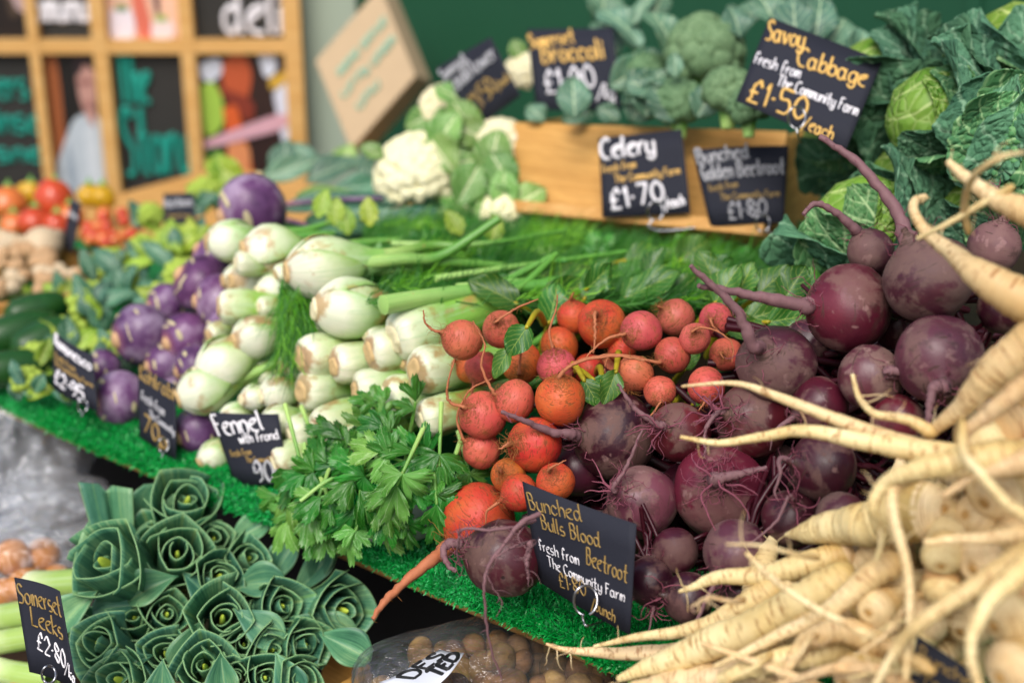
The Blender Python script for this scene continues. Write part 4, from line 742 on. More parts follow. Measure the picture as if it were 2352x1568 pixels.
# ---- fennel and celery: root end towards the viewer, stalks running back to the right
fn = []
FP = [(-1.2, .0), (-1.19, .26), (-1.1, .4), (-.88, .62), (-.5, .84), (-.1, .9), (.35, .83), (.8, .62), (1.25, .42), (1.6, .34)]
CP = [(-1.14, .0), (-1.13, .3), (-1.06, .6), (-.92, .82), (-.6, .97), (-.1, 1.0), (.5, .98), (1.2, .88), (2.4, .8), (3.2, .82)]
def bulb(x, y, r, d, ang=8, face=-.45, kind='fennel', look='', stalks=3, el=1.0, slen=3.4, flat=.85):
    c = P(x, y, d); R = M(r, d); ax = idir(ang, face); cel = kind == 'celery'; sd = random.randint(0, 90)
    e1 = nrm(np.cross(ax, -FW)); e2 = np.cross(ax, e1); nb = random.choice([7, 8, 9])
    def mod(z, rr, th, t):
        if cel: rr = rr*(1+.055*np.abs(np.sin(th*nb/2+sd))-.03)*(1+.03*nz(np.stack([np.cos(th), np.sin(th), z/R], -1), 2.4, sd))
        else: rr = rr*(1-(1-flat)*np.abs(np.sin(th)))*(1+.05*nz(np.stack([np.cos(th), np.sin(th), z/R], -1), 1.7, sd)+.05*np.abs(np.sin(th*6+z/R*.6+sd))-.03+.03*np.cos(th*3+sd))
        return z, rr
    prof = [(a*R*el, b*R) for a, b in (CP if cel else FP)]
    m = MB().rev(c, ax, prof, 36, 26, mod, e1=e1); o = m.build('celery' if cel else 'fennel_bulb', CELERY if cel else FENNEL, origin=c)
    z0 = -1.1*R*el if cel else -1.19*R*el
    m = MB().rev(c+ax*z0, -ax, [(-.02*R, R*(.52 if cel else .36)), (.05*R, R*(.46 if cel else .34)), (.08*R, R*.28), (.06*R, R*.15), (.07*R, .0001)], 22, 8, lambda z, rr, th, t: (z+R*.03*nz(np.stack([np.cos(th)*rr, np.sin(th)*rr, z], -1)/R, 5, sd), rr*(1+.22*nz(np.stack([np.cos(th), np.sin(th), 0*z], -1), 2.5, sd))), e1=e1)
    m.build('root_face', CUT if random.random() < .55 else CUT_W, o)
    if not cel:                            # overlapping sheaths
        for q in range(3):
            a0 = q*2.1+rnd(0, 1); nu, nv = 15, 16; th = np.linspace(-1.25, 1.25, nu)[None, :]; t = np.linspace(.04, .72+.06*q, nv)[:, None]
            pr = spl(np.array(prof), 60); tt = np.clip(t*59, 0, 58.99); i = tt.astype(int)[:, 0]; zr = pr[i]+(pr[i+1]-pr[i])*(tt-i[:, None])
            tc = t*(1-.55*(np.abs(th)/1.25)**2.2*(t/.8)**1.5); tt = np.clip(tc*59, 0, 58.9); ii = tt.astype(int); Z = pr[ii, 0]; rr = pr[ii, 1]*(1.03+.02*q+.05*t)*(1-(1-flat)*np.abs(np.sin(th+a0)))*(1+.05*nz(np.stack([np.cos(th+a0)+0*t, np.sin(th+a0)+0*t, Z/R], -1), 1.7, sd))
            v = c+Z[..., None]*ax+rr[..., None]*(np.cos(th+a0)[..., None]*e1+np.sin(th+a0)[..., None]*e2); f, uv = grid_faces(nu, nv)
            so_ = MB().add(v.reshape(-1, 3), f, uv).build('sheath', FENNEL_W, o); solid(so_, R*.03)
    end = c+ax*prof[-1][0]*.9
    for i in range(stalks):
        a = i*6.28/stalks+rnd(0, 1); off = (math.cos(a)*e1+math.sin(a)*e2)*R*(.5 if cel else .2)
        p = [end+off-ax*R*.9, end+off*1.2+ax*R*.6, end+off*1.5+ax*R*slen*.5+RG.normal(0, R*.12, 3), end+off*2+ax*R*slen*rnd(.8, 1.1)+RG.normal(0, R*.3, 3)]
        m = MB().tube(spl(p, 18), np.linspace(R*rnd(.2, .3), R*.12, 18), 9); m.build('stalk', STALK, o)
    fn.append((o, x, y, look)); return o
F_, C_ = 'fennel', 'celery'
for a in [(535, 552, 56, 1.66, 5, -.3, F_, 'fennel bulb with green shoulder'), (632, 578, 70, 1.6, 0, -.35, F_, 'plump fennel bulb'), (590, 640, 58, 1.63, 10, -.5, F_, 'shaded fennel bulb'), (755, 612, 90, 1.5, 8, -.25, F_, 'big white fennel bulb with brown root end'), (548, 705, 44, 1.58, 0, -.2, C_, 'stubby pale green celery end'),
          (812, 708, 84, 1.46, 0, -.3, F_, 'long fennel bulb with thick green stalks'), (640, 665, 50, 1.6, 10, -.55, F_, 'small white fennel bulb'), (525, 830, 72, 1.55, 30, -.4, F_, 'pointed pale green fennel bulb'), (478, 893, 66, 1.54, 20, -.3, F_, 'pointed fennel bulb above price card'), (596, 770, 60, 1.55, 15, -.5, F_, 'round fennel bulb under frond'),
          (742, 815, 56, 1.47, 10, -.55, C_, 'round pale celery end'), (812, 832, 50, 1.45, 8, -.5, C_, 'celery end with brown centre'), (897, 802, 54, 1.42, 12, -.5, C_, 'celery end with brown cut face'), (962, 758, 66, 1.41, 20, -.45, C_, 'knobbly white celery root end'), (1003, 846, 60, 1.38, 5, -.55, C_, 'white celery end with pale round cut face'),
          (868, 892, 54, 1.42, 5, -.3, C_, 'long white celery head'), (935, 908, 54, 1.40, 2, -.3, C_, 'celery head with bright green side'), (1012, 952, 50, 1.36, 15, -.35, C_, 'celery end against coral beetroots'), (650, 900, 52, 1.52, 12, -.5, F_, 'pale fennel bulb'), (738, 892, 52, 1.47, 8, -.6, C_, 'round celery end with ringed centre'),
          (590, 912, 38, 1.52, 10, -.6, F_, 'small round fennel end'), (645, 965, 46, 1.49, 15, -.5, F_, 'white fennel bulb above price card'), (772, 972, 54, 1.44, 20, -.45, C_, 'white celery end with brown side'), (500, 1042, 44, 1.53, 30, -.3, F_, 'fennel bulb peeping beside price card'), (690, 832, 46, 1.52, 10, -.55, F_, 'shaded fennel bulb'),
          (548, 960, 46, 1.53, 15, -.5, F_, 'flat fennel bulb behind price card'), (705, 985, 44, 1.48, 20, -.4, C_, 'celery end behind leaf'), (680, 745, 48, 1.57, 10, -.5, F_, 'shaded bulb behind hanging frond'), (560, 640, 46, 1.66, 10, -.4, F_, 'fennel stalk cluster'), (820, 1010, 40, 1.4, 20, -.4, C_, 'brown edged celery end'),
          (668, 1050, 44, 1.47, 20, -.4, C_, 'celery end right of price card'), (780, 760, 44, 1.55, 10, -.4, C_, 'shaded celery end')]:
    a = list(a); a[2] *= .9 if a[6] == F_ else .94; bulb(*a[:7], a[7], stalks=5 if a[6] == C_ else 3)
for i in range(26):
    x, y = [(575, 610), (660, 620), (610, 700), (570, 740), (655, 790), (700, 700), (620, 850), (560, 870), (680, 880), (610, 950), (700, 930), (690, 790), (580, 985), (735, 760), (780, 880), (835, 920), (900, 860), (950, 830), (875, 940), (980, 900), (520, 985), (620, 1000), (720, 1040), (500, 770), (860, 770), (760, 1040)][i]
    bulb(x+rnd(-8, 8), y+rnd(-8, 8), rnd(20, 32), 1.62-(x-500)*.00045, rnd(0, 30), rnd(-.65, -.35), C_, 'short pale cut stalk end', 0)
rank(fn, 'the white bulb heap', 8, 'bulb', 'fennel and celery heads with root ends facing out')
m = MB()
for i in range(620):
    x, y = (rnd(1300, 2352), rnd(560, 1480)) if i < 330 else (rnd(1330, 2000), rnd(960, 1440)); d = 1.335-.00012*(x-1300)+rnd(0, .03)
    if (y < 900 and x < 1700) or (y < 760 and x < 2050) or y < 620: continue
    p = P(x, y, d); a = rnd(-.9, .9); q = math.cos(a)*RT+math.sin(a)*UP; m.tube(spl([p-q*.05, p+RG.normal(0, .004, 3), p+q*.05+FW*rnd(0, .03)], 6), rnd(.003, .0055), 5)
tag(m.build('beetroot_stems', STEM_RED), 'tangle of dark red beet stems deep in the gaps of the heap', 'stems', None, 'stuff')
# ---- kohlrabi
kb_ = []
for x, y, r, d, ang, face, look in ((582, 478, 84, 1.78, 200, .3, 'large purple kohlrabi on top'), (328, 768, 72, 1.7, 195, .55, 'round purple kohlrabi with cut stem face'), (430, 775, 60, 1.68, 200, .6, 'purple kohlrabi with pinkish cut end'), (505, 692, 62, 1.68, 180, .3, 'purple kohlrabi behind celery end'), (462, 655, 66, 1.72, 150, .4, 'dusty purple kohlrabi with many leaf scars'), (278, 915, 66, 1.64, 190, .55, 'purple kohlrabi standing at the turf edge'), (455, 990, 58, 1.57, 200, .6, 'purple kohlrabi between two price cards'), (452, 842, 52, 1.63, 200, .3, 'plain purple kohlrabi'), (400, 890, 44, 1.68, 180, .3, 'shaded purple kohlrabi'), (490, 590, 50, 1.76, 150, .4, 'kohlrabi hidden by fennel'), (385, 700, 50, 1.77, 190, .5, 'kohlrabi behind the two round ones'), (380, 835, 48, 1.68, 190, .5, 'kohlrabi low between two others'), (515, 755, 46, 1.64, 200, .5, 'kohlrabi against the bulbs'), (240, 845, 44, 1.7, 190, .5, 'kohlrabi left of the group')):
    c = P(x, y, d); R = M(r, d); st = idir(ang, face); sd = random.randint(0, 90); e = nrm(np.cross(st, RT+.1)); e2 = np.cross(st, e)
    m = MB().rev(c, -st, [(-.9*R, R*.12), (-.88*R, R*.3), (-.72*R, R*.66), (-.35*R, R*.95), (.05*R, R), (.45*R, R*.86), (.75*R, R*.55), (.9*R, R*.1), (.9*R, .0001)], 32, 22, lambda z, rr, th, t: (z, rr*(1+.05*nz(np.stack([np.cos(th), np.sin(th), z/R], -1), 1.5, sd))))
    o = m.build('kohlrabi', KOHL, origin=c)
    MB().rev(c-(-st)*R*.86, st, [(-.05*R, R*.34), (.05*R, R*.27), (.12*R, R*.2), (.16*R, R*.13), (.15*R, .0001)], 18, 8).build('stem_end', KOHL_CUT, o)
    for i in range(9):
        a = i*2.4+rnd(0, .5); ph = rnd(.55, 1.35) if i < 6 else rnd(1.35, 2.1); dr = nrm(math.cos(ph)*st+math.sin(ph)*(math.cos(a)*e+math.sin(a)*e2)); side = nrm(np.cross(dr, st)); up2 = np.cross(dr, side)
        th = np.linspace(0, 6.28, 17)[:-1]; w_, h_ = R*rnd(.18, .34), R*rnd(.05, .11); rs = 1.04*R*(1-.09*abs(math.cos(ph)))
        v = [c+dr*(rs+.05*R)]+[c+dr*rs*.985+side*math.cos(t)*w_+up2*math.sin(t)*h_ for t in th]; m = MB().add(v, [[0, 1+j, 1+(j+1) % 16] for j in range(16)]); m.build('leaf_scar', SCAR, o)
    kb_.append((o, x, y, look))
rank(kb_, 'the kohlrabi pile', 4, 'kohlrabi', 'purple kohlrabi')
# ---- front celery bunch with its leaves
cb = thing('celery_bunch', P(830, 1130, 1.33), 'leafy green celery bunch spilling over the turf edge before the bulbs', 'celery')
def fan(mb, B, D, N, L, cup=.25, curl=.5, half=1.05):   # a lobed, toothed celery leaflet spreading from its stalk
    nu, nv = 61, 12; ph = np.linspace(-1, 1, nu)[None, :]; t = np.linspace(0, 1, nv)[:, None]; sd = rnd(0, 6.28); A = half*ph
    pa = ph+.10*np.sin(ph*3+sd); r = (1-.30*np.abs(ph)**1.8)*(.56+.44*np.abs(np.cos(pa*math.pi*1.5))**.6)*(1-.17*((np.abs(pa)*9.5+sd) % 1.0)); r = 1+(r-1)*t**1.1
    q = r*t*L; x, y = q*np.sin(A), q*np.cos(A); z = L*(.018*np.cos(ph*math.pi*5)*t-cup*np.abs(ph)**2*t+.11*np.sin(ph*4+sd)*t**2+.05*np.sin(ph*9+t*7+sd*2)*t); a_ = curl*t
    y2 = y*np.cos(a_*.6); z = z-y*np.sin(a_*.6); Y = nrm(D); Z = nrm(N-Y*(N@Y)); X = np.cross(Y, Z); f, uv = grid_faces(nu, nv)
    v = np.stack([x, y2, z], -1).reshape(-1, 3); mb.add(B+v[:, :1]*X+v[:, 1:2]*Y+v[:, 2:]*Z, f, uv)
def fanpart(par, name, mat, x, y, ang, L, d, tilt, roll, half=1.05):
    D = idir(ang, tilt); N = nrm(-FW+.6*UP*rnd(.2, 1)+math.sin(roll)*np.cross(D, -FW)); m = MB(); fan(m, P(x, y, d), D, N, M(L, d), rnd(.05, .4)*random.choice([1, 1, -.6]), rnd(.1, 1.1), half); return m.build(name, mat, par)
def celleaf(x, y, ang, L, d, tilt, roll, n=3):
    L *= 1.14
    mt = FAN_B if random.random() < .4 else FAN; a0 = math.radians(ang)
    for k, (da, sc, of) in enumerate([(0, .78, .3), (62, .66, .1), (-62, .66, .1)][:n]):
        fanpart(cb, 'leaflet', mt, x+math.cos(a0)*L*of, y-math.sin(a0)*L*of, ang+da+rnd(-10, 10), L*sc, d-rnd(0, .008), tilt+rnd(-.25, .25), roll+rnd(-.5, .5), rnd(.8, 1.1))
    MB().tube(spl([P(x-math.cos(a0)*L*.8, y+math.sin(a0)*L*.8, d+.03), P(x-math.cos(a0)*L*.3, y+math.sin(a0)*L*.3, d+.008), P(x+math.cos(a0)*L*.3, y-math.sin(a0)*L*.3, d)], 10), np.linspace(.0026, .0014, 10), 6).build('leaf_stalk', STALK, cb)
for a in ((905, 1052, 160, 105, 1.275, .1, .3, 3), (985, 1060, 150, 120, 1.28, .25, .5, 3), (930, 1075, 245, 125, 1.25, .1, .2, 3), (1010, 1030, 268, 115, 1.27, .1, -.5, 3), (690, 1060, 285, 150, 1.36, .2, .3, 3), (735, 1135, 250, 110, 1.32, .1, .6, 3), (830, 1110, 262, 150, 1.3, .2, -.4, 2), (850, 1090, 200, 110, 1.3, .2, .2, 3), (780, 1080, 150, 100, 1.34, .1, -.2, 3), (1000, 1120, 275, 110, 1.26, .05, .8, 2), (910, 1150, 230, 100, 1.28, .3, .1, 3), (680, 1170, 235, 100, 1.36, .2, .1, 3), (760, 1190, 255, 90, 1.33, .3, -.2, 3), (1075, 1075, 285, 95, 1.3, .1, .3, 3),
          (860, 1190, 300, 90, 1.3, .2, .3, 2), (660, 1120, 220, 80, 1.38, .1, -.3, 2), (800, 1035, 120, 90, 1.36, 0, .3, 3), (890, 930, 165, 80, 1.36, .1, .4, 3), (950, 950, 80, 80, 1.34, 0, .5, 2), (720, 1010, 290, 90, 1.42, .1, .4, 2), (690, 1180, 250, 80, 1.38, .1, .2, 2), (690, 1090, 250, 110, 1.36, .3, .5, 2), (790, 1000, 170, 80, 1.38, .2, .3, 2), (740, 1215, 240, 70, 1.36, .1, .3, 2), (1010, 1180, 250, 70, 1.28, .2, .5, 2), (840, 1010, 100, 80, 1.36, .1, .3, 2), (770, 1130, 200, 100, 1.31, .3, .3, 2), (700, 1110, 270, 100, 1.34, .3, .3, 2), (960, 1110, 220, 90, 1.265, .3, .2, 3), (880, 1130, 280, 90, 1.27, .3, -.3, 3), (1030, 1090, 250, 90, 1.27, .3, .4, 3), (820, 1060, 230, 90, 1.31, .2, .2, 3), (760, 1160, 290, 80, 1.31, .3, .1, 3), (900, 1000, 140, 80, 1.31, .1, .1, 3), (940, 1190, 260, 70, 1.28, .2, .4, 3), (820, 1210, 250, 80, 1.3, .2, .4, 3), (730, 1080, 200, 90, 1.34, .2, .1, 3), (870, 960, 100, 70, 1.36, .1, .3, 3)): celleaf(*a)
m = MB()
for pts, r in (([(760, 1225), (870, 1130), (935, 1065), (1000, 1010)], 7), ([(820, 1180), (900, 1100), (985, 1062)], 6), ([(740, 1180), (830, 1115), (920, 1080)], 6), ([(935, 1070), (932, 1050), (936, 1035)], 4), ([(690, 1150), (760, 1100), (850, 1080)], 5)): m = MB().tube(spl([P(a, b, 1.31) for a, b in pts], 16), M(r, 1.31), 8); m.build('stalk', STALK, cb)
o = MB().rev(P(930, 1205, 1.33), idir(10, -.2), [(-M(105, 1.33), .0005), (-M(85, 1.33), M(22, 1.33)), (-M(20, 1.33), M(42, 1.33)), (M(50, 1.33), M(38, 1.33)), (M(100, 1.33), M(15, 1.33)), (M(108, 1.33), .0003)], 24, 18, lambda z, r, th, t: (z, r*(1+.05*nz(np.stack([np.cos(th), np.sin(th), z*20], -1), 1.5, 5)))).build('grey_squash', GREYSKIN)
tag(o, 'smooth grey green squash half hidden beneath the celery leaves', 'squash')
# ---- beet leaves behind the golden beetroots and the purple ones
def greens(name, x, y, d, label, items, mat, smat, cat='leaves'):
    t = thing(name, P(x, y, d), label, cat)
    for (lx, ly, ang, L, W, dd, tilt) in items:
        leafpart(t, 'leaf', mat, lx, ly, ang, L, W, dd, tilt, rnd(-.5, .5), nx=13, ny=26, peak=.42, sharp=.7, fold=rnd(.1, .4), curl=rnd(.2, .8), wave=.22, serr=.06, nser=9)
        b = P(lx, ly, dd); D = idir(ang, tilt); m = MB().tube(spl([b+D*M(L, dd)*.08+FW*.002, b+FW*.002, b-D*M(L, dd)*.5+FW*.04, b-D*M(L, dd)*.9+FW*.1-UP*.02], 14), np.linspace(.0012, .0042, 14), 7); m.build('leaf_stem', smat, t)
    return t
greens('beet_greens', 1400, 650, 1.42, 'green beet leaves with yellow stems behind the golden beetroots', [(1260, 745, 75, 105, 38, 1.38, .1), (1345, 665, 40, 90, 34, 1.42, .1), (1340, 690, 62, 120, 30, 1.42, 0), (1190, 700, 150, 130, 40, 1.42, .1), (1120, 690, 170, 100, 34, 1.44, 0), (1230, 690, 20, 160, 32, 1.45, 0), (1430, 690, 30, 150, 44, 1.45, .1), (1520, 680, 10, 140, 44, 1.46, .1), (1480, 640, 60, 90, 28, 1.5, 0), (1580, 690, 20, 110, 40, 1.45, .1), (1150, 650, 10, 220, 30, 1.5, 0), (1280, 650, 8, 190, 34, 1.5, 0), (1600, 640, 30, 100, 36, 1.5, .1), (1430, 600, 15, 120, 36, 1.58, 0), (1560, 600, 40, 100, 40, 1.58, 0)], BEET_LEAF, STEM_YEL)
greens('beet_greens', 1750, 660, 1.36, 'yellow veined beet leaves left of the red purple beetroot', [(1640, 700, 60, 110, 40, 1.36, .1), (1690, 690, 70, 100, 38, 1.37, .2), (1740, 680, 50, 110, 40, 1.36, .2), (1800, 690, 60, 100, 40, 1.34, .1), (1700, 740, 20, 120, 34, 1.35, .1), (1760, 740, 10, 100, 34, 1.34, .1), (1660, 760, 10, 110, 30, 1.34, 0), (1850, 700, 80, 90, 36, 1.35, .1), (1900, 820, 240, 60, 24, 1.3, 0), (1640, 650, 110, 90, 34, 1.4, .1)], BEET_LEAF, STEM_YEL)
greens('beet_leaf_sprig', 1190, 790, 1.28, 'torn green leaf among the coral beetroots', [(1212, 748, 235, 85, 34, 1.27, .2), (1170, 800, 240, 80, 22, 1.275, .1)], BEET_LEAF, STEM_YEL, 'leaf')
greens('beet_leaf_sprig', 1380, 890, 1.25, 'small glossy dark green leaves right of the big orange beetroot', [(1340, 870, 300, 75, 26, 1.255, .2), (1415, 850, 250, 85, 28, 1.25, .2), (1360, 870, 330, 70, 22, 1.26, .1), (1385, 880, 270, 70, 22, 1.255, .2)], BEET_LEAF, STEM_YEL, 'leaf')
greens('beet_leaf_sprig', 1560, 910, 1.28, 'green leaf scraps between golden and purple beetroots', [(1545, 930, 200, 60, 22, 1.28, .2), (1590, 930, 60, 80, 28, 1.29, .1), (1570, 850, 70, 70, 26, 1.33, .1), (1640, 860, 50, 70, 24, 1.32, 0)], BEET_LEAF, STEM_YEL, 'leaf')
# ---- soft greenery behind: fennel fronds and celery tops lying on the step
def fronds(name, mat, label, n, x0, x1, y0, y1, d0, d1, L, main=(1, .1), wid=.0007, sp=.35, f=None):
    X = RG.uniform(x0, x1, n); Yy = RG.uniform(y0, y1, n); 
    if f is not None: k_ = f(X, Yy); X, Yy = X[k_], Yy[k_]; n = len(X)
    D_ = d1+(d0-d1)*(Yy-y0)/max(1, y1-y0)+RG.normal(0, .02, n)
    b = CAM+D_[:, None]*((X-1176)[:, None]/FPX*RT-(Yy-784)[:, None]/FPX*UP+FW)
    th = RG.normal(0, sp, n)+math.atan2(main[1], main[0]); dr = np.cos(th)[:, None]*RT+np.sin(th)[:, None]*UP+RG.normal(0, .35, n)[:, None]*FW
    dr /= np.linalg.norm(dr, axis=1)[:, None]; l = RG.uniform(.4, 1.3, n)[:, None]*L; bd = RG.normal(0, .3, (n, 3)); sdv = np.cross(dr, -FW+RG.normal(0, .3, (n, 3))); sdv /= np.linalg.norm(sdv, axis=1)[:, None]; wv = wid*RG.uniform(.6, 1.8, n)[:, None]
    a1 = b+dr*l*.5; a2 = a1+(dr+bd)*l*.5
    v = np.stack([b-sdv*wv, b+sdv*wv, a1+sdv*wv, a1-sdv*wv, a2+sdv*wv*.3, a2-sdv*wv*.3], 1).reshape(-1, 3); k = np.arange(n)[:, None]*6
    o = MB().add(v, np.concatenate([k+np.array([[0, 1, 2, 3]]), k+np.array([[3, 2, 4, 5]])])).build(name, mat); tag(o, label, 'fronds', None, 'stuff'); return o
fronds('fennel_fronds', FROND, 'mass of dark feathery fennel fronds behind the beetroots', 26000, 830, 1760, 505, 700, 1.45, 1.88, .032, (1, .12), .00045, .55, lambda X, Y: Y > 512+np.maximum(0, X-1180)*.125)
fronds('fennel_fronds', FROND_Y, 'brighter feathery green fronds scattered over the dark ones', 7000, 850, 1650, 500, 690, 1.43, 1.84, .026, (1, .2), .00045, .5, lambda X, Y: (np.sin(X*.021)+np.sin(Y*.045+X*.012) > .35) & (Y > 512+np.maximum(0, X-1180)*.125))
fronds('hanging_fronds', FROND, 'fine green frond hanging down over the fennel bulbs', 900, 640, 715, 640, 800, 1.5, 1.52, .05, (.1, -1), .00035, .3)
fronds('hanging_fronds', FROND_Y, 'yellow green tips of the frond hanging over the bulbs', 300, 645, 715, 660, 800, 1.49, 1.51, .045, (.15, -1), .00035, .3)
bedm = MB(); nu, nv = 40, 14; f, uv = grid_faces(nu, nv); pts = []
for j in range(nv):
    for i in range(nu):
        x = 560+1350*i/(nu-1); y = 760-270*j/(nv-1); d = 1.56+.46*j/(nv-1); p = P(x, y, d); pts.append(p+np.array([0, 0, .01*math.sin(i*1.7+j)*math.cos(j*2.1)-.012]))
bed = bedm.add(pts, f, uv).build('foliage_bed', plain('deep_green_leaf_bed', C('#1c4a1a', .8), .7, .5, 25, .4)); tag(bed, 'dark bed of celery and fennel tops under the fronds', 'foliage', None, 'stuff')
ct = thing('celery_greens', P(1300, 590, 1.75), 'loose green celery stalks and leaves lying behind the bulbs', 'foliage')
for i in range(70):
    x, y = rnd(860, 1900), rnd(545, 690); d = 1.95-(y-505)*.0024; fanpart(ct, 'leaf', random.choice([FAN, FAN, FAN_B]), x, y, rnd(-30, 130), rnd(50, 90), d-.03, rnd(-.1, .4), rnd(-.6, .6))
for pts, r in (([(830, 600), (920, 590), (1010, 565)], 6), ([(830, 625), (950, 615), (1100, 600)], 12), ([(880, 700), (1000, 680), (1150, 662), (1300, 652)], 22), ([(1050, 665), (1200, 650), (1380, 640)], 15), ([(900, 560), (1100, 560), (1300, 530)], 8), ([(1000, 640), (1200, 610), (1500, 570)], 9)): MB().tube(spl([P(a, b, 1.375+(700-b)*.0018) for a, b in pts], 16), np.linspace(M(r, 1.5), M(r, 1.5)*.6, 16), 9).build('stalk', STALK, ct)
for i in range(8):
    x, y = (770, 800, 730, 850, 950, 905, 1130, 1060)[i], (520, 540, 500, 520, 600, 615, 560, 540)[i]; leafpart(ct, 'leaf', PALE_LEAF, x, y, rnd(30, 120), 70, 26, 1.7, .1, 0, nx=7, ny=20, serr=.3, nser=5)
# ---- cauliflower, broccoli, savoy
def curd(mb, c, R, ax, n, sub, mi, lump=.035):
    ax = nrm(ax); e = nrm(np.cross(ax, np.array([.3, .2, 1]))); e2 = np.cross(ax, e)
    for i in range(n):
        ph = math.acos(1-(1-math.cos(1.75))*(i+.5)/n); a = i*2.39996; dr = math.cos(ph)*ax+math.sin(ph)*(math.cos(a)*e+math.sin(a)*e2); dr = nrm(dr+RG.normal(0, .09, 3)); r = R*sub*rnd(.7, 1.6); sd = random.randint(0, 90)
        mb.rev(c+dr*(R-r*.86), dr, [(-r, .0001), (-r*.8, r*.6), (0, r), (r*.6, r*.8), (r*.92, r*.4), (r, .0001)], 18, 12, lambda z, rr, th, t: (z, rr*(1+lump*3*nz(np.stack([np.cos(th)*rr, np.sin(th)*rr, z], -1)/r, 4, sd))), mi)
def cauli(x, y, r, d, face, ang, label, lv):
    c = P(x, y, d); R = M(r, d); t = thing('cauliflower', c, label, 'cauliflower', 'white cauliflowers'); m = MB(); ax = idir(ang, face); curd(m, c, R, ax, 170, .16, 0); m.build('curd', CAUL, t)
    for (la, off, L, W, flare) in lv:
        b = c+idir(la+180, .2)*R*.2+FW*R*.0-UP*0; st = P(x+math.cos(math.radians(la))*r*off, y-math.sin(math.radians(la))*r*off, d-M(r, d)*.5)
        mm = MB(); setleaf(mm, st-idir(la)*M(L*.35, d), idir(la+180 if flare else la, .25), -FW+.3*UP, M(L, d), M(W, d), nx=11, ny=20, peak=.5, sharp=.7, fold=.3, curl=rnd(.4, .9), wave=.15); o = mm.build('leaf', CAUL_LEAF, t); solid(o, .002)
cauli(962, 408, 104, 1.95, .5, 110, 'large white cauliflower on the left beside the crate', [(20, .9, 120, 48, 0), (-30, .95, 110, 45, 0), (60, 1.0, 110, 40, 0), (-75, .9, 90, 40, 0), (150, 1.1, 60, 20, 0)])
cauli(1022, 255, 62, 2.05, .4, 100, 'white cauliflower left of the tilted cauliflower card', [(-40, .9, 120, 46, 0), (-80, .9, 110, 40, 0), (200, .9, 70, 30, 0), (0, .9, 90, 36, 0)])
cauli(1150, 345, 74, 1.95, .5, 80, 'cauliflower against the left end of the crate', [(200, .9, 120, 50, 0), (235, .9, 130, 50, 0), (260, .8, 120, 44, 0), (150, .9, 100, 40, 0), (-60, .9, 100, 30, 0)])
cauli(1158, 500, 60, 1.86, .5, 140, 'small cauliflower below the crate corner', [(0, .7, 90, 36, 0), (40, .9, 100, 40, 0), (-50, .8, 80, 36, 0), (90, .8, 100, 34, 0)])
cauli(1210, 175, 56, 2.05, .5, 100, 'cauliflower half hidden behind two price cards', [(30, .9, 70, 24, 0), (110, 1.0, 50, 22, 0)])
cauli(1075, 440, 60, 1.95, .5, 100, 'leafy cauliflower in the middle of its group', [(120, .8, 130, 50, 0), (70, .8, 120, 50, 0), (-20, .9, 100, 50, 0), (-80, .8, 100, 45, 0), (170, .8, 90, 40, 0)])
for px, py, la, L, W, d in ((1050, 400, 130, 120, 46, 1.9), (1090, 330, 110, 120, 44, 1.93), (1120, 420, 80, 130, 44, 1.88), (1050, 470, 60, 110, 44, 1.86), (980, 310, 40, 110, 40, 2.0), (1090, 260, 140, 110, 40, 1.98), (1180, 440, 120, 110, 40, 1.84), (1190, 540, 110, 110, 40, 1.83), (1120, 540, 80, 100, 40, 1.85), (1040, 300, 70, 90, 36, 1.98)):
    t_ = min((o for o in bpy.data.objects if o.name.startswith('cauliflower') and o.type == 'EMPTY'), key=lambda o: (o.location-Vector(P(px, py, d))).length); leafpart(t_, 'leaf', CAUL_LEAF, px, py, la, L, W, d, .1, rnd(-.5, .5), th=.0015, nx=11, ny=20, peak=.55, sharp=.6, fold=.25, curl=rnd(.3, .9), wave=.18)
def broc(x, y, r, d, label, lv=()):
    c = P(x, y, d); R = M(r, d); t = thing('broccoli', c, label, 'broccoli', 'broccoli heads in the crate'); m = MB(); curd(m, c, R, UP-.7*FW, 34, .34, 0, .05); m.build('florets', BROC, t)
    MB().tube([c-UP*R*1.3, c-UP*R*.3], [R*.25, R*.4], 10).build('stem', STALK, t)
    for (lx, ly, la, L, W, dd, ti) in lv: leafpart(t, 'leaf', BROC_LEAF, lx, ly, la, L, W, dd, ti, rnd(-.5, .5), th=.0012, nx=11, ny=22, peak=.5, sharp=.7, fold=.25, curl=rnd(.3, 1.0), wave=.28)
broc(1618, 125, 92, 1.78, 'largest broccoli head in the middle of the crate', [(1540, 120, 100, 130, 40, 1.8, 0), (1430, 240, 40, 130, 46, 1.8, .2), (1470, 110, 120, 150, 46, 1.95, 0), (1420, 130, 110, 140, 46, 1.98, 0), (1380, 60, 80, 110, 44, 2.0, 0), (1440, 180, 20, 110, 50, 1.85, .2), (1500, 60, 80, 100, 34, 1.95, 0), (1450, 60, 60, 120, 20, 1.95, 0)])
broc(1672, 215, 62, 1.66, 'small broccoli head left of the savoy card', [(1700, 90, 100, 90, 36, 1.75, .1), (1550, 280, 120, 110, 40, 1.72, .2), (1600, 270, 60, 100, 40, 1.7, .2), (1720, 60, 80, 80, 30, 1.8, 0)])
broc(1560, 240, 60, 1.74, 'broccoli head at the front edge of the crate', [(1320, 275, 92, 105, 40, 1.78, .1), (1480, 270, 70, 90, 44, 1.76, .2), (1550, 180, 90, 60, 20, 1.7, .1), (1250, 280, 130, 60, 26, 1.9, .1), (1420, 280, 140, 60, 26, 1.8, .2)])
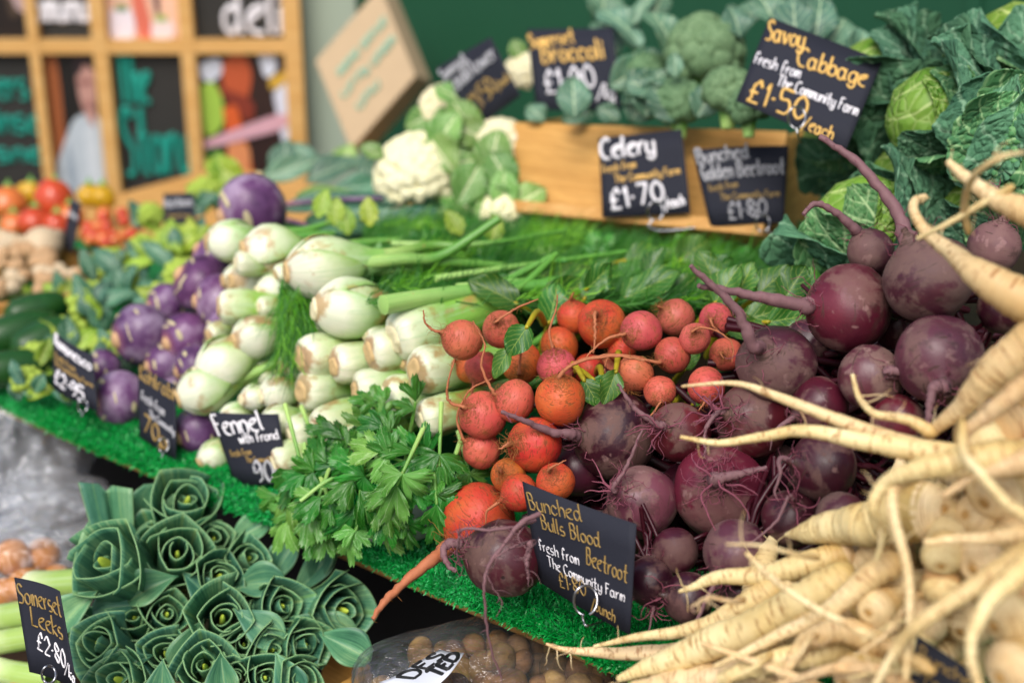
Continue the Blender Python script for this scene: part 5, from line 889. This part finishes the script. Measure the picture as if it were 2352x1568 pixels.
broc(1480, 175, 60, 1.86, 'broccoli head behind the broccoli card', [(1400, 200, 30, 120, 44, 1.84, .2), (1450, 280, 60, 100, 44, 1.8, .3), (1520, 220, 150, 90, 40, 1.76, .2), (1290, 280, 20, 90, 20, 1.85, .1)])
broc(1720, 250, 50, 1.62, 'broccoli head under the savoy card', [(1830, 110, 95, 140, 46, 1.72, 0), (1870, 100, 80, 130, 44, 1.74, .1), (1780, 60, 110, 100, 40, 1.75, .1), (1900, 110, 60, 110, 40, 1.75, 0), (1940, 150, 50, 110, 44, 1.7, .1)])
def cell_noise(U, V, n, seed):
    r_ = np.random.default_rng(seed); p = r_.uniform(-.1, 1.1, (n, 2)); d = (U[..., None]-p[:, 0])**2+((V[..., None]-p[:, 1])*1.4)**2; d.sort(-1); return np.sqrt(d[..., 1])-np.sqrt(d[..., 0]), np.sqrt(d[..., 0])
def wrap(par, c, R, pole, azi, phi0, phi1, wid, off, flare, edge, mat, cr=.10, name='leaf', n=96, roll=0.0):
    Bp = nrm(pole); Q = nrm(azi-Bp*(azi@Bp)); S_ = np.cross(Bp, Q); s = np.linspace(-1, 1, n)[None, :]; t = np.linspace(0, 1, n)[:, None]
    sh = np.sin(math.pi*np.clip(.08+.86*t, 0, 1)**.75)**.6; lam = s*wid*sh; ph = phi0+(phi1-phi0)*(t-.18*np.abs(s)**2*t)
    U, V = np.broadcast_arrays((s+1)/2, t); sd = random.randint(0, 999); F2, F1 = cell_noise(U, V, 190, sd)
    bump = np.sqrt(np.clip(F2*9, 0, 1))*cr*(1-np.exp(-(s/.1)**2))-.5*cr
    wv = np.sin(t*9+sd)*.5+np.sin(t*17+sd*2+s)*.4
    rr = R*(1+off+flare*t**2.2+edge*np.abs(s)**3*(1+.6*wv)+bump+.05*edge*6*wv*np.abs(s)**2)
    dr = np.cos(ph)[..., None]*Bp+np.sin(ph)[..., None]*(np.cos(lam)[..., None]*Q+np.sin(lam)[..., None]*S_)
    f, uv = grid_faces(n, n); o = MB().add((c+rr[..., None]*dr).reshape(-1, 3), f, uv).build(name, mat, par); solid(o, .0012); return o
def savoy(x, y, r, d, label, pole_ang, pole_face, leaves):
    c = P(x, y, d); R = M(r, d); t = thing('savoy_cabbage', c, label, 'cabbage', 'savoy cabbages'); pole = idir(pole_ang, pole_face)
    m = MB().rev(c, pole, [(-R*.97, .001), (-R*.7, R*.68), (0, R*.96), (R*.7, R*.68), (R*.97, .001)], 30, 18); m.build('heart', SAVOY_YEL, t)
    for (az, fc, p0, p1, wd, off, fl, ed, mt) in leaves: wrap(t, c, R, pole, idir(az, fc), p0, p1, wd, off, fl, ed, mt)
SV, SK_, SY = SAVOY, SAVOY_DARK, SAVOY_YEL
savoy(2150, 270, 118, 1.43, 'large savoy cabbage with a pale veined leaf right of its price card', -35, .1, [(120, .7, .3, 2.3, .95, .03, 0, .03, SY), (60, .85, .3, 2.2, .8, .07, .02, .05, SV), (200, .6, .3, 1.9, .8, .08, .25, .2, SK_), (20, .5, .3, 2.1, .8, .1, .15, .2, SV), (90, .1, .3, 2.3, .9, .12, .45, .3, SK_), (140, .0, .3, 2.2, .9, .15, .5, .3, SK_), (250, .5, .3, 1.6, .8, .1, .35, .25, SV)])
savoy(1985, 520, 122, 1.42, 'lower savoy cabbage behind the purple beetroots', -60, .2, [(120, .85, .3, 2.3, .95, .03, 0, .03, SV), (70, .8, .3, 2.0, .8, .06, .02, .06, SY), (180, .6, .3, 2.1, .8, .1, .25, .22, SV), (200, .2, .3, 2.2, .8, .14, .4, .3, SK_), (40, .4, .3, 2.2, .8, .12, .3, .25, SK_), (100, .1, .3, 2.3, .9, .15, .4, .3, SK_)])
savoy(2330, 330, 130, 1.36, 'savoy cabbage with blue green veined leaf at right edge', -120, .1, [(120, .85, .3, 2.1, 1.0, .05, .05, .06, SV), (160, .7, .3, 2.2, .8, .1, .25, .2, SK_), (90, .6, .3, 2.4, .7, .1, .15, .2, SV), (220, .6, .3, 1.8, .8, .12, .3, .2, SV), (60, .4, .3, 2.2, .8, .12, .3, .25, SK_)])
savoy(2345, 120, 120, 1.5, 'dark crinkled savoy cabbage in the top right corner', -80, -.1, [(110, .6, .3, 2.4, .95, .05, .1, .1, SK_), (160, .5, .3, 2.3, .9, .1, .3, .25, SK_), (190, .6, .3, 1.8, .8, .12, .3, .25, SV), (80, .6, .3, 2.2, .8, .1, .2, .2, SK_)])
savoy(2010, 205, 120, 1.58, 'savoy cabbage behind the savoy price card', -40, .0, [(110, .6, .3, 2.3, .95, .05, .2, .2, SK_), (60, .6, .3, 2.3, .8, .1, .35, .3, SK_), (150, .5, .3, 2.2, .8, .1, .4, .3, SK_), (200, .7, .3, 2.0, .9, .06, .1, .1, SK_), (20, .5, .3, 2.2, .8, .1, .3, .3, SK_), (250, .7, .3, 1.8, .9, .08, .2, .2, SK_)])
savoy(1905, 345, 74, 1.66, 'small dark savoy cabbage between crate corner and the larger cabbages', -40, .0, [(110, .6, .3, 2.3, .95, .05, .2, .15, SK_), (160, .5, .3, 2.3, .9, .1, .4, .3, SK_), (60, .5, .3, 2.3, .9, .1, .4, .3, SV), (210, .7, .3, 2.0, .9, .08, .2, .2, SK_), (260, .6, .3, 1.9, .9, .08, .3, .2, SV)])
savoy(2080, 420, 90, 1.5, 'shaded savoy cabbage wedged between the other cabbages', -60, .1, [(110, .7, .3, 2.3, .95, .05, .1, .1, SK_), (170, .6, .3, 2.2, .8, .1, .45, .3, SK_), (60, .6, .3, 2.2, .8, .1, .3, .3, SK_), (220, .7, .3, 2.0, .9, .1, .3, .2, SV)])
savoy(2240, 500, 90, 1.42, 'savoy cabbage low behind the parsnip tips', -60, .1, [(110, .8, .3, 2.3, .95, .05, .1, .1, SV), (170, .6, .3, 2.2, .8, .1, .3, .3, SK_), (60, .6, .3, 2.2, .8, .1, .3, .3, SV), (220, .7, .3, 2.0, .9, .1, .3, .2, SK_)])
# ---- leeks on the lower shelf
lk = []
def leek(x, y, r, d, ang, face, look, n=6):
    r = r*.92+9
    c = P(x, y, d); R = M(r, d); A = idir(ang, face); a0 = rnd(0, 3.14); e = nrm(np.cross(A, UP+.01)); e2 = np.cross(A, e); t = thing('leek', c, look, 'leek')
    m = MB().rev(c, A, [(-5.5*R, R*.30), (-5.3*R, R*.42), (-3*R, R*.36), (-1.6*R, R*.38), (-1.2*R, R*.2)], 16, 10); m.build('shaft', LEEK_SHAFT, t)
    for k in range(n):
        fr_ = (k+.6)/n; az = a0+(k % 2)*math.pi+rnd(-.35, .35); ha = 2.7-1.2*fr_+rnd(-.15, .15); nu, nv = 21, 12
        th = np.linspace(-ha, ha, nu)[None, :]; s = np.linspace(0, 1, nv)[:, None]; top = R*(.3-.15*fr_)+R*rnd(-.22, .22); z = -1.7*R+(1.7*R+top)*s
        z = z+R*.45*(np.cos(th)-.6)*s**2*rnd(-.2, 1.0)
        flare = (.12+.88*fr_)*R*(.5/max(fr_, .5)*(1-s**1.6)+s**1.6*rnd(.92, 1.06)); rad = flare*(1+.42*(1.3/(np.clip(np.cos(np.abs(th))+1.0*np.sin(np.abs(th)), .7, 9)**.9)*1.0-1+.10*np.exp(-(th/.22)**2))*s*min(1, .35+fr_))*(1+.10*np.exp(-((np.abs(th)-ha)/.5)**2)*s*rnd(-1, 1.6)+.05*np.sin(th*2+rnd(0, 6))*s)
        dr = np.cos(az+th)[..., None]*e+np.sin(az+th)[..., None]*e2; v = c+z[..., None]*A+rad[..., None]*dr; f, uv = grid_faces(nu, nv)
        o = MB().add(v.reshape(-1, 3), f, uv).build('leaf', [LEEK, LEEK_RIM], t); solid(o, .0012, 0, 1)
    m = MB().rev(c, A, [(-.8*R, R*.12), (-.1*R, R*.09), (.15*R, R*.05), (.22*R, .0003)], 12, 8, lambda z, rr, th, t: (z, rr*(1+.25*np.cos(2*th)))); m.build('heart', LEEK_IN, t)
    lk.append((t, x, y, look))
for a in ((238, 1290, 108, 1.36, 120, .82, 'big open leek top'), (432, 1148, 84, 1.44, 60, .8, 'leek top standing highest'), (408, 1272, 84, 1.39, 60, .88, 'broad folded leek top'), (318, 1330, 44, 1.4, 80, .85, 'narrow leek top'), (492, 1238, 54, 1.43, 60, .85, 'dark cupped leek top'), (506, 1322, 56, 1.38, 40, .85, 'pale folded leek top'), (572, 1282, 50, 1.41, 40, .8, 'small bright leek top'), (384, 1410, 56, 1.36, 40, .85, 'folded leek top'), (512, 1418, 80, 1.33, 60, .9, 'wide leek top with bright heart'), (228, 1478, 72, 1.33, 120, .88, 'flat ringed leek top'), (648, 1392, 66, 1.35, 20, .85, 'leek top with blue leaf'), (625, 1492, 62, 1.32, 20, .85, 'leek top with dark opening'), (470, 1530, 72, 1.3, 80, .9, 'wide low leek top'), (610, 1556, 50, 1.29, 40, .9, 'small low leek top'), (790, 1402, 82, 1.36, 10, .75, 'leek top leaning far right'), (270, 1560, 76, 1.3, 120, .88, 'leek top cut by the picture edge'), (380, 1500, 58, 1.33, 90, .9, 'dark leek top'), (560, 1480, 50, 1.33, 60, .9, 'narrow leek top in shade'), (310, 1420, 56, 1.37, 100, .9, 'leek top in shade'), (590, 1395, 52, 1.38, 30, .85, 'small folded leek top'), (700, 1480, 60, 1.33, 20, .8, 'leek top beside crate corner'), (340, 1240, 60, 1.44, 100, .8, 'dark leek top behind'), (540, 1555, 48, 1.3, 60, .9, 'leek top low in shade'), (690, 1560, 56, 1.29, 30, .85, 'low dark leek top'), (170, 1440, 50, 1.38, 130, .85, 'shaded leek top behind the card')): leek(*a)
rank(lk, 'the leek bundle', 4, 'leek', 'leeks stacked with cut tops facing out')
lb = thing('leek_leaf', P(240, 1170, 1.46), 'folded flat leek leaf sticking up behind the leek bundle', 'leaf')
for sx in (-1, 1):
    m = MB(); nu, nv = 5, 12; v = [P(262+sx*(i/4)*(62-20*(1-j/11))+(-20+26*(1-j/11)) - (12 if sx > 0 else 0)*0, 1112+160*(1-j/11)+(18 if i == 0 and j == 11 else 0)+(10 if sx > 0 else -5)*(i/4)*(j/11), 1.46-.02*(i/4)) for j in range(nv) for i in range(nu)]; f, uv = grid_faces(nu, nv); solid(m.add(v, f, uv).build('leaf_half', [LEEK, LEEK_RIM], lb), .0018, 0, 1)
bl = []
for x, y, ang, L, W, d in ((330, 1210, 80, 110, 46, 1.46), (300, 1260, 150, 90, 40, 1.42), (360, 1345, 200, 100, 46, 1.35), (440, 1350, 320, 110, 46, 1.36), (560, 1350, 10, 110, 44, 1.36), (300, 1530, 200, 100, 44, 1.3), (440, 1470, 250, 110, 46, 1.31), (560, 1430, 330, 110, 44, 1.31), (700, 1440, 350, 140, 44, 1.33), (760, 1480, 340, 110, 46, 1.31), (180, 1390, 220, 100, 46, 1.34), (640, 1540, 300, 90, 40, 1.27), (360, 1560, 270, 90, 44, 1.27), (540, 1240, 30, 90, 36, 1.42), (690, 1350, 50, 120, 34, 1.4), (720, 1330, 70, 100, 30, 1.4), (420, 1210, 110, 90, 40, 1.44), (500, 1540, 280, 80, 40, 1.27), (270, 1400, 180, 90, 40, 1.35), (620, 1330, 60, 110, 36, 1.41)):
    o = MB(); D = idir(ang, rnd(.1, .45)); setleaf(o, P(x, y, d)-D*M(L*.4, d)+FW*.02, D, nrm(-FW+.5*UP), M(L*1.3, d), M(W, d), nx=9, ny=14, peak=.72, sharp=.5, fold=rnd(.5, 1.1), curl=rnd(.2, .8), wave=.06, tipw=.45); q = o.build('loose_leek', [LEEK, LEEK_RIM]); solid(q, .0011, 0, 1); bl.append((q, x, y, 'folded green leek blade lying between the cut tops'))
rank(bl, 'the leek bundle', 4, 'leek leaf', 'loose leek blades')
wl = []
for x0, y0, x1, y1, r, d in ((75, 1345, 220, 1335, 36, 1.5), (-30, 1425, 90, 1405, 36, 1.45), (-30, 1480, 110, 1455, 30, 1.42), (-10, 1540, 120, 1560, 32, 1.4)):
    a, b = P(x0, y0, d), P(x1, y1, d-.02); L = np.linalg.norm(b-a); m = MB().rev(a, b-a, [(-.012, .002), (-.01, M(r*.6, d)), (.0, M(r, d)*.98), (L*.3, M(r, d)*.92), (L, M(r, d)*.95)], 20, 16); wl.append((m.build('leek_shaft', LEEK_SHAFT), x0, y0, 'pale thick leek shaft'))
    MB().rev(a-nrm(b-a)*.011, a-b, [(0, M(r*.55, d)), (.004, M(r*.4, d)), (.005, .0002)], 14, 6).build('root_plate', CUT, wl[-1][0])
for i, (o, *_r) in enumerate(wl): tag(o, 'pale white leek shaft '+['just behind the leeks card top', 'left of the leeks card, uppermost at the edge', 'left of the leeks card, second down', 'lowest at the bottom left corner'][i], 'leek', 'leek shafts behind the card')
lc = thing('leek_crate', P(400, 1600, 1.3), 'pale wooden crate holding the leeks at bottom left', 'crate')
def plank(p0, p1, p2, th, par=lc):
    q = [p0, p1, p1+(p2-p0), p2]; n = nrm(np.cross(p1-p0, p2-p0)); m = MB(); m.hull(q+[a+n*th for a in q]); o = m.build('plank', CRATE, par, smooth=False); b = o.modifiers.new('bevel', 'BEVEL'); b.width = .003
plank(P(738, 1478, 1.40), P(835, 1535, 1.36), P(730, 1630, 1.42), .012); plank(P(835, 1533, 1.355), P(640, 1640, 1.22), P(828, 1680, 1.37), .012); plank(P(-60, 1500, 1.46), P(110, 1640, 1.3), P(-70, 1660, 1.48), .012)
# ---- plastic bags on the lower shelf
def bag(name, c, rx, ry, rz, label, mat, sd, wr=.22):
    m = MB(); nu, nv = 72, 52; th = np.linspace(0, 2*math.pi, nu+1)[:-1][None, :]; ph = np.linspace(.02, math.pi-.02, nv)[:, None]
    d = np.stack([np.sin(ph)*np.cos(th), np.sin(ph)*np.sin(th), np.cos(ph)+0*th], -1); w_ = 1+wr*(.5*nz(d, 2.2, sd)+.28*np.abs(nz(d, 5, sd+3))+.16*np.abs(nz(d, 11, sd+5)))
    f, uv = grid_faces(nu, nv, True); o = m.add(c+(d*w_[..., None]*np.array([rx, ry, rz])).reshape(-1, 3), f, uv).build(name, mat, origin=c); return tag(o, label, 'plastic bag')
bag('plastic_bag', P(50, 1075, 1.78), .08, .09, .09, 'crumpled clear plastic bag catching light under the far turf edge', BAG, 3, .4); bag('plastic_bag', P(60, 1200, 1.70), .095, .09, .05, 'white crumpled plastic bag lying below the upper one', BAG, 8, .4)
bag('plastic_bag', P(70, 1310, 1.62), .09, .09, .065, 'clear plastic bag of brown onions at the left edge', BAG_DARK, 12, .25)
small = []
def orb(name, x, y, r, d, mat, el=1.0, sd=None):
    sd = random.randint(0, 90); c = P(x, y, d); R = M(r, d); ax = nrm(RG.normal(size=3)*.5+UP); m = MB().rev(c, ax, [(-R*el, .0001), (-R*.75*el, R*.62), (0, R), (R*.75*el, R*.62), (R*el, .0001)], 20, 14, lambda z, rr, th, t: (z, rr*(1+.06*nz(np.stack([np.cos(th), np.sin(th), z/R], -1), 1.8, sd)+(.05*nz(np.stack([np.cos(th), np.sin(th), z/R], -1), 3.2, sd+3) if name == 'potato' else 0)))); return m.build(name, mat, origin=c)
for i, (x, y, r, d) in enumerate(((30, 1280, 44, 1.62), (100, 1275, 42, 1.64), (60, 1345, 44, 1.6), (130, 1330, 36, 1.62), (10, 1365, 40, 1.6))): tag(orb('onion', x, y, r, d, ONION), 'brown onion inside the clear bag at the left edge', 'onion', 'onions in the clear bag')
for i in range(34):
    x = 880+(i % 12)*44+rnd(-14, 14); y = (1590, 1545, 1505)[i//12]+rnd(-10, 10)-(14 if 1050 < x < 1350 else 0); d = 1.25+.035*(i//12)+rnd(-.01, .01)
    if x < 960 and y < 1560: continue
    tag(orb('potato', x, y, rnd(27, 44), d, POTATO, rnd(1.0, 1.35)), 'brown potato inside the plastic bag under the turf edge', 'potato', 'potatoes in the plastic bag')
pbag = bag('potato_bag', P(1130, 1590, 1.27), .125, .085, .055, 'clear plastic potato bag with white printed patch below the turf edge', BAG_DARK, 21, .25)
pq = [P(870, 1566, 1.2), P(1010, 1490, 1.23), P(1066, 1500, 1.2), P(990, 1590, 1.16)]
def SP(u, v, off): b = lerp(lerp(pq[0], pq[1], u), lerp(pq[3], pq[2], u), v); return b-FW*(off+.012*math.sin(math.pi*u)+.004*math.sin(7*u+3*v))
m = MB(); f, uv = grid_faces(14, 10); m.add([SP(u, v, 0) for v in np.linspace(0, 1, 10) for u in np.linspace(0, 1, 14)], f, uv); pp = m.build('printed_patch', BAG_PRINT, pbag); solid(pp, .0006)
m = MB(); write(m, SP, 'DES', .3, .42, .92, .40, .38, .0018, 0, .001); write(m, SP, 'TED', .45, .86, .96, .9, .38, .0022, 0, .001); m.build('lettering', BLACK_INK, pp)
# ---- far left: tomatoes, mushrooms, romanesco, courgettes, greens
tm = []
for x, y, r, d, mt, look in ((18, 468, 46, 2.35, ORANGE, 'orange tomato'), (125, 462, 54, 2.32, TOMATO, 'large red orange tomato'), (80, 512, 42, 2.28, TOMATO, 'red tomato'), (70, 450, 36, 2.42, YELLOW, 'yellow tomato'), (160, 500, 36, 2.3, ORANGE, 'orange tomato'), (235, 455, 34, 2.45, YELLOW, 'yellow tomato'), (30, 520, 36, 2.3, ORANGE, 'orange tomato'), (205, 450, 30, 2.45, YELLOW, 'yellow tomato'), (130, 520, 36, 2.28, TOMATO, 'red tomato')): o = orb('tomato', x, y, r, d, mt, .88); MB().rev(P(x, y, d)+UP*M(r, d)*.85, UP, [(0, .012), (.003, .006), (.01, .002), (.014, .0002)], 8, 6).build('calyx', STALK, o); tm.append((o, x, y, look))
for i in range(26): x, y = rnd(195, 325), rnd(488, 560); o = orb('cherry_tomato', x, y, rnd(13, 19), 2.3-(y-500)*.001, random.choice([TOMATO, TOMATO, ORANGE])); tag(o, 'small red cherry tomato in the far left pile', 'cherry tomato', 'cherry tomatoes in the far pile')
rank(tm, 'the far tomatoes', 2, 'tomato', 'tomatoes at the far end')
for i in range(46):
    x, y = rnd(-10, 185), rnd(545, 670); 
    if y < 600 and x > 140: x -= 60
    o = orb('mushroom', x, y, rnd(17, 30), 2.08-(y-560)*.0012, random.choice([MUSH, MUSH, MUSH_D]), .75); tag(o, 'small pale brown mushroom in the wicker basket at far left', 'mushroom', 'mushrooms in the basket')
for x, y, r, look in ((100, 560, 48, 'round pale garlic bulb on top of the mushrooms'), (20, 580, 40, 'pale garlic bulb at the left edge above mushrooms')): tag(orb('garlic_bulb', x, y, r, 2.08, MUSH_D, .85), look, 'garlic')
bk = MB(); c = P(50, 690, 2.0); bk.rev(c, ZV, [(-.05, .11), (-.045, .115), (0, .125), (.035, .135), (.04, .13), (.03, .122), (-.03, .11), (-.03, .0001)], 40, 24, lambda z, rr, th, t: (z, rr*(1+.012*np.sin(th*20+np.floor(z*120)*3.14)))); tag(bk.build('wicker_basket', WICKER), 'round wicker basket of mushrooms at the far left', 'basket')
ROM = plain('romanesco_florets', C('#9db544', .9), .7, .4, 60, .2)
def roman(x, y, r, d, label, n):
    c = P(x, y, d); R = M(r, d); t = thing('romanesco', c, label, 'romanesco', 'pale yellow green romanesco'); m = MB()
    for i in range(22):
        ph = math.acos(1-.95*(i+.5)/22); a = i*2.4; e = nrm(np.cross(UP-FW*.6, RT)); dr = nrm(math.cos(ph)*nrm(UP-FW*.6)+math.sin(ph)*(math.cos(a)*RT+math.sin(a)*e)); m.rev(c+dr*R*.6, dr, [(-R*.3, .001), (-R*.2, R*.3), (R*.1, R*.27), (R*.3, R*.1), (R*.34, .0001)], 10, 8)
    m.build('florets', ROM, t)
    for i in range(n):
        la = rnd(20, 160)+(0 if i % 2 else rnd(-60, 60)); leafpart(t, 'leaf', random.choice([BLUE_LEAF, PALE_LEAF, BLUE_LEAF]), x+rnd(-.7, .7)*r, y+rnd(0, .9)*r, la, r*rnd(1.0, 1.7), r*rnd(.3, .5), d-R*rnd(.2, 1), rnd(0, .4), rnd(-.6, .6), th=.0015, nx=9, ny=16, fold=.3, curl=rnd(.3, 1.1), wave=.2)
for a in ((255, 620, 60, 1.98, 'romanesco beside the mushroom basket', 7), (400, 570, 62, 1.98, 'bright romanesco under the small far card', 5), (345, 500, 40, 2.15, 'small romanesco behind the others by the cherry tomatoes', 5), (210, 700, 64, 1.88, 'romanesco with a yellow leaf above the dark card', 8), (420, 640, 56, 1.9, 'romanesco behind the purple kohlrabi', 7), (85, 835, 58, 1.73, 'romanesco low at the left before the turf', 7), (475, 450, 52, 2.2, 'romanesco leaves left of the largest kohlrabi', 6), (300, 660, 50, 1.9, 'romanesco in the middle of its group', 8), (175, 905, 38, 1.65, 'romanesco leaf tuft behind the left card', 4), (330, 575, 44, 2.05, 'romanesco between dark upright leaves', 6), (160, 775, 58, 1.82, 'romanesco left of the round kohlrabi, above the left card', 9), (245, 800, 46, 1.74, 'romanesco leaves between left card and round kohlrabi', 8), (65, 880, 46, 1.66, 'romanesco leaves spilling over the turf at far left', 7), (370, 690, 50, 1.82, 'romanesco just behind the round kohlrabi', 8), (150, 690, 50, 1.95, 'romanesco under the wicker basket', 8), (440, 560, 50, 1.95, 'romanesco left of the topmost fennel', 7), (20, 690, 50, 2.0, 'romanesco leaves at the left edge below the basket', 7)): roman(*a)
cgs = []
for x, y, ang, L, r, d in ((20, 770, 200, 90, 46, 1.82), (80, 790, 210, 80, 44, 1.8), (10, 850, 190, 80, 44, 1.7), (60, 720, 200, 80, 40, 1.88)):
    c = P(x, y, d); ax = idir(ang, .5); R = M(r, d); o = MB().rev(c, ax, [(-R*2.5, .001), (-R*2.3, R*.6), (-R, R), (R*.6, R*.95), (R*1.1, R*.6), (R*1.25, R*.28)], 22, 18).build('courgette', COURG, origin=c); MB().rev(c+ax*R*1.2, ax, [(0, R*.28), (R*.3, R*.24), (R*.34, .0003)], 12, 5).build('stem_end', CUT_W, o); cgs.append((o, x, y, 'dark green courgette with pale cut end'))
rank(cgs, 'the far left courgettes', 1, 'courgette', 'courgettes at the far left')
kt = thing('kohlrabi_greens', P(760, 440, 2.05), 'long blue green leaves trailing right of the largest kohlrabi', 'leaves')
for x, y, ang, L, W, d, ti, mt in ((640, 480, 8, 300, 30, 1.9, 0, BLUE_LEAF), (760, 500, -5, 260, 36, 1.88, 0, BROC_LEAF), (600, 410, 20, 150, 30, 2.2, 0, BROC_LEAF), (640, 420, 80, 110, 34, 2.25, 0, BROC_LEAF), (700, 420, 30, 160, 36, 2.2, 0, BROC_LEAF), (760, 440, 10, 150, 30, 2.1, 0, BLUE_LEAF), (680, 450, 0, 180, 26, 2.05, 0, CAUL_LEAF), (820, 430, 40, 110, 36, 2.15, 0, BROC_LEAF), (840, 480, 20, 120, 30, 2.0, 0, BROC_LEAF), (720, 400, 120, 90, 30, 2.3, 0, BROC_LEAF), (780, 400, 70, 80, 30, 2.35, 0, CAUL_LEAF), (880, 510, 5, 200, 34, 1.9, 0, BLUE_LEAF), (700, 505, -4, 170, 30, 1.85, 0, SAVOY_DARK), (560, 420, 150, 110, 36, 2.2, 0, PALE_LEAF), (520, 440, 100, 100, 30, 2.2, 0, PALE_LEAF), (850, 400, 100, 60, 30, 2.3, 0, BROC_LEAF)): leafpart(kt, 'leaf', mt, x, y, ang, L, W, d, ti, rnd(-.4, .4), th=.0012, nx=9, ny=20, fold=.3, curl=rnd(.2, .7), wave=.2)
for pts in ([(650, 470), (760, 460), (880, 455)], [(640, 500), (720, 520), (800, 515)]): MB().tube(spl([P(a, b, 1.9) for a, b in pts], 12), .0035, 7).build('leaf_stem', KOHL, kt)
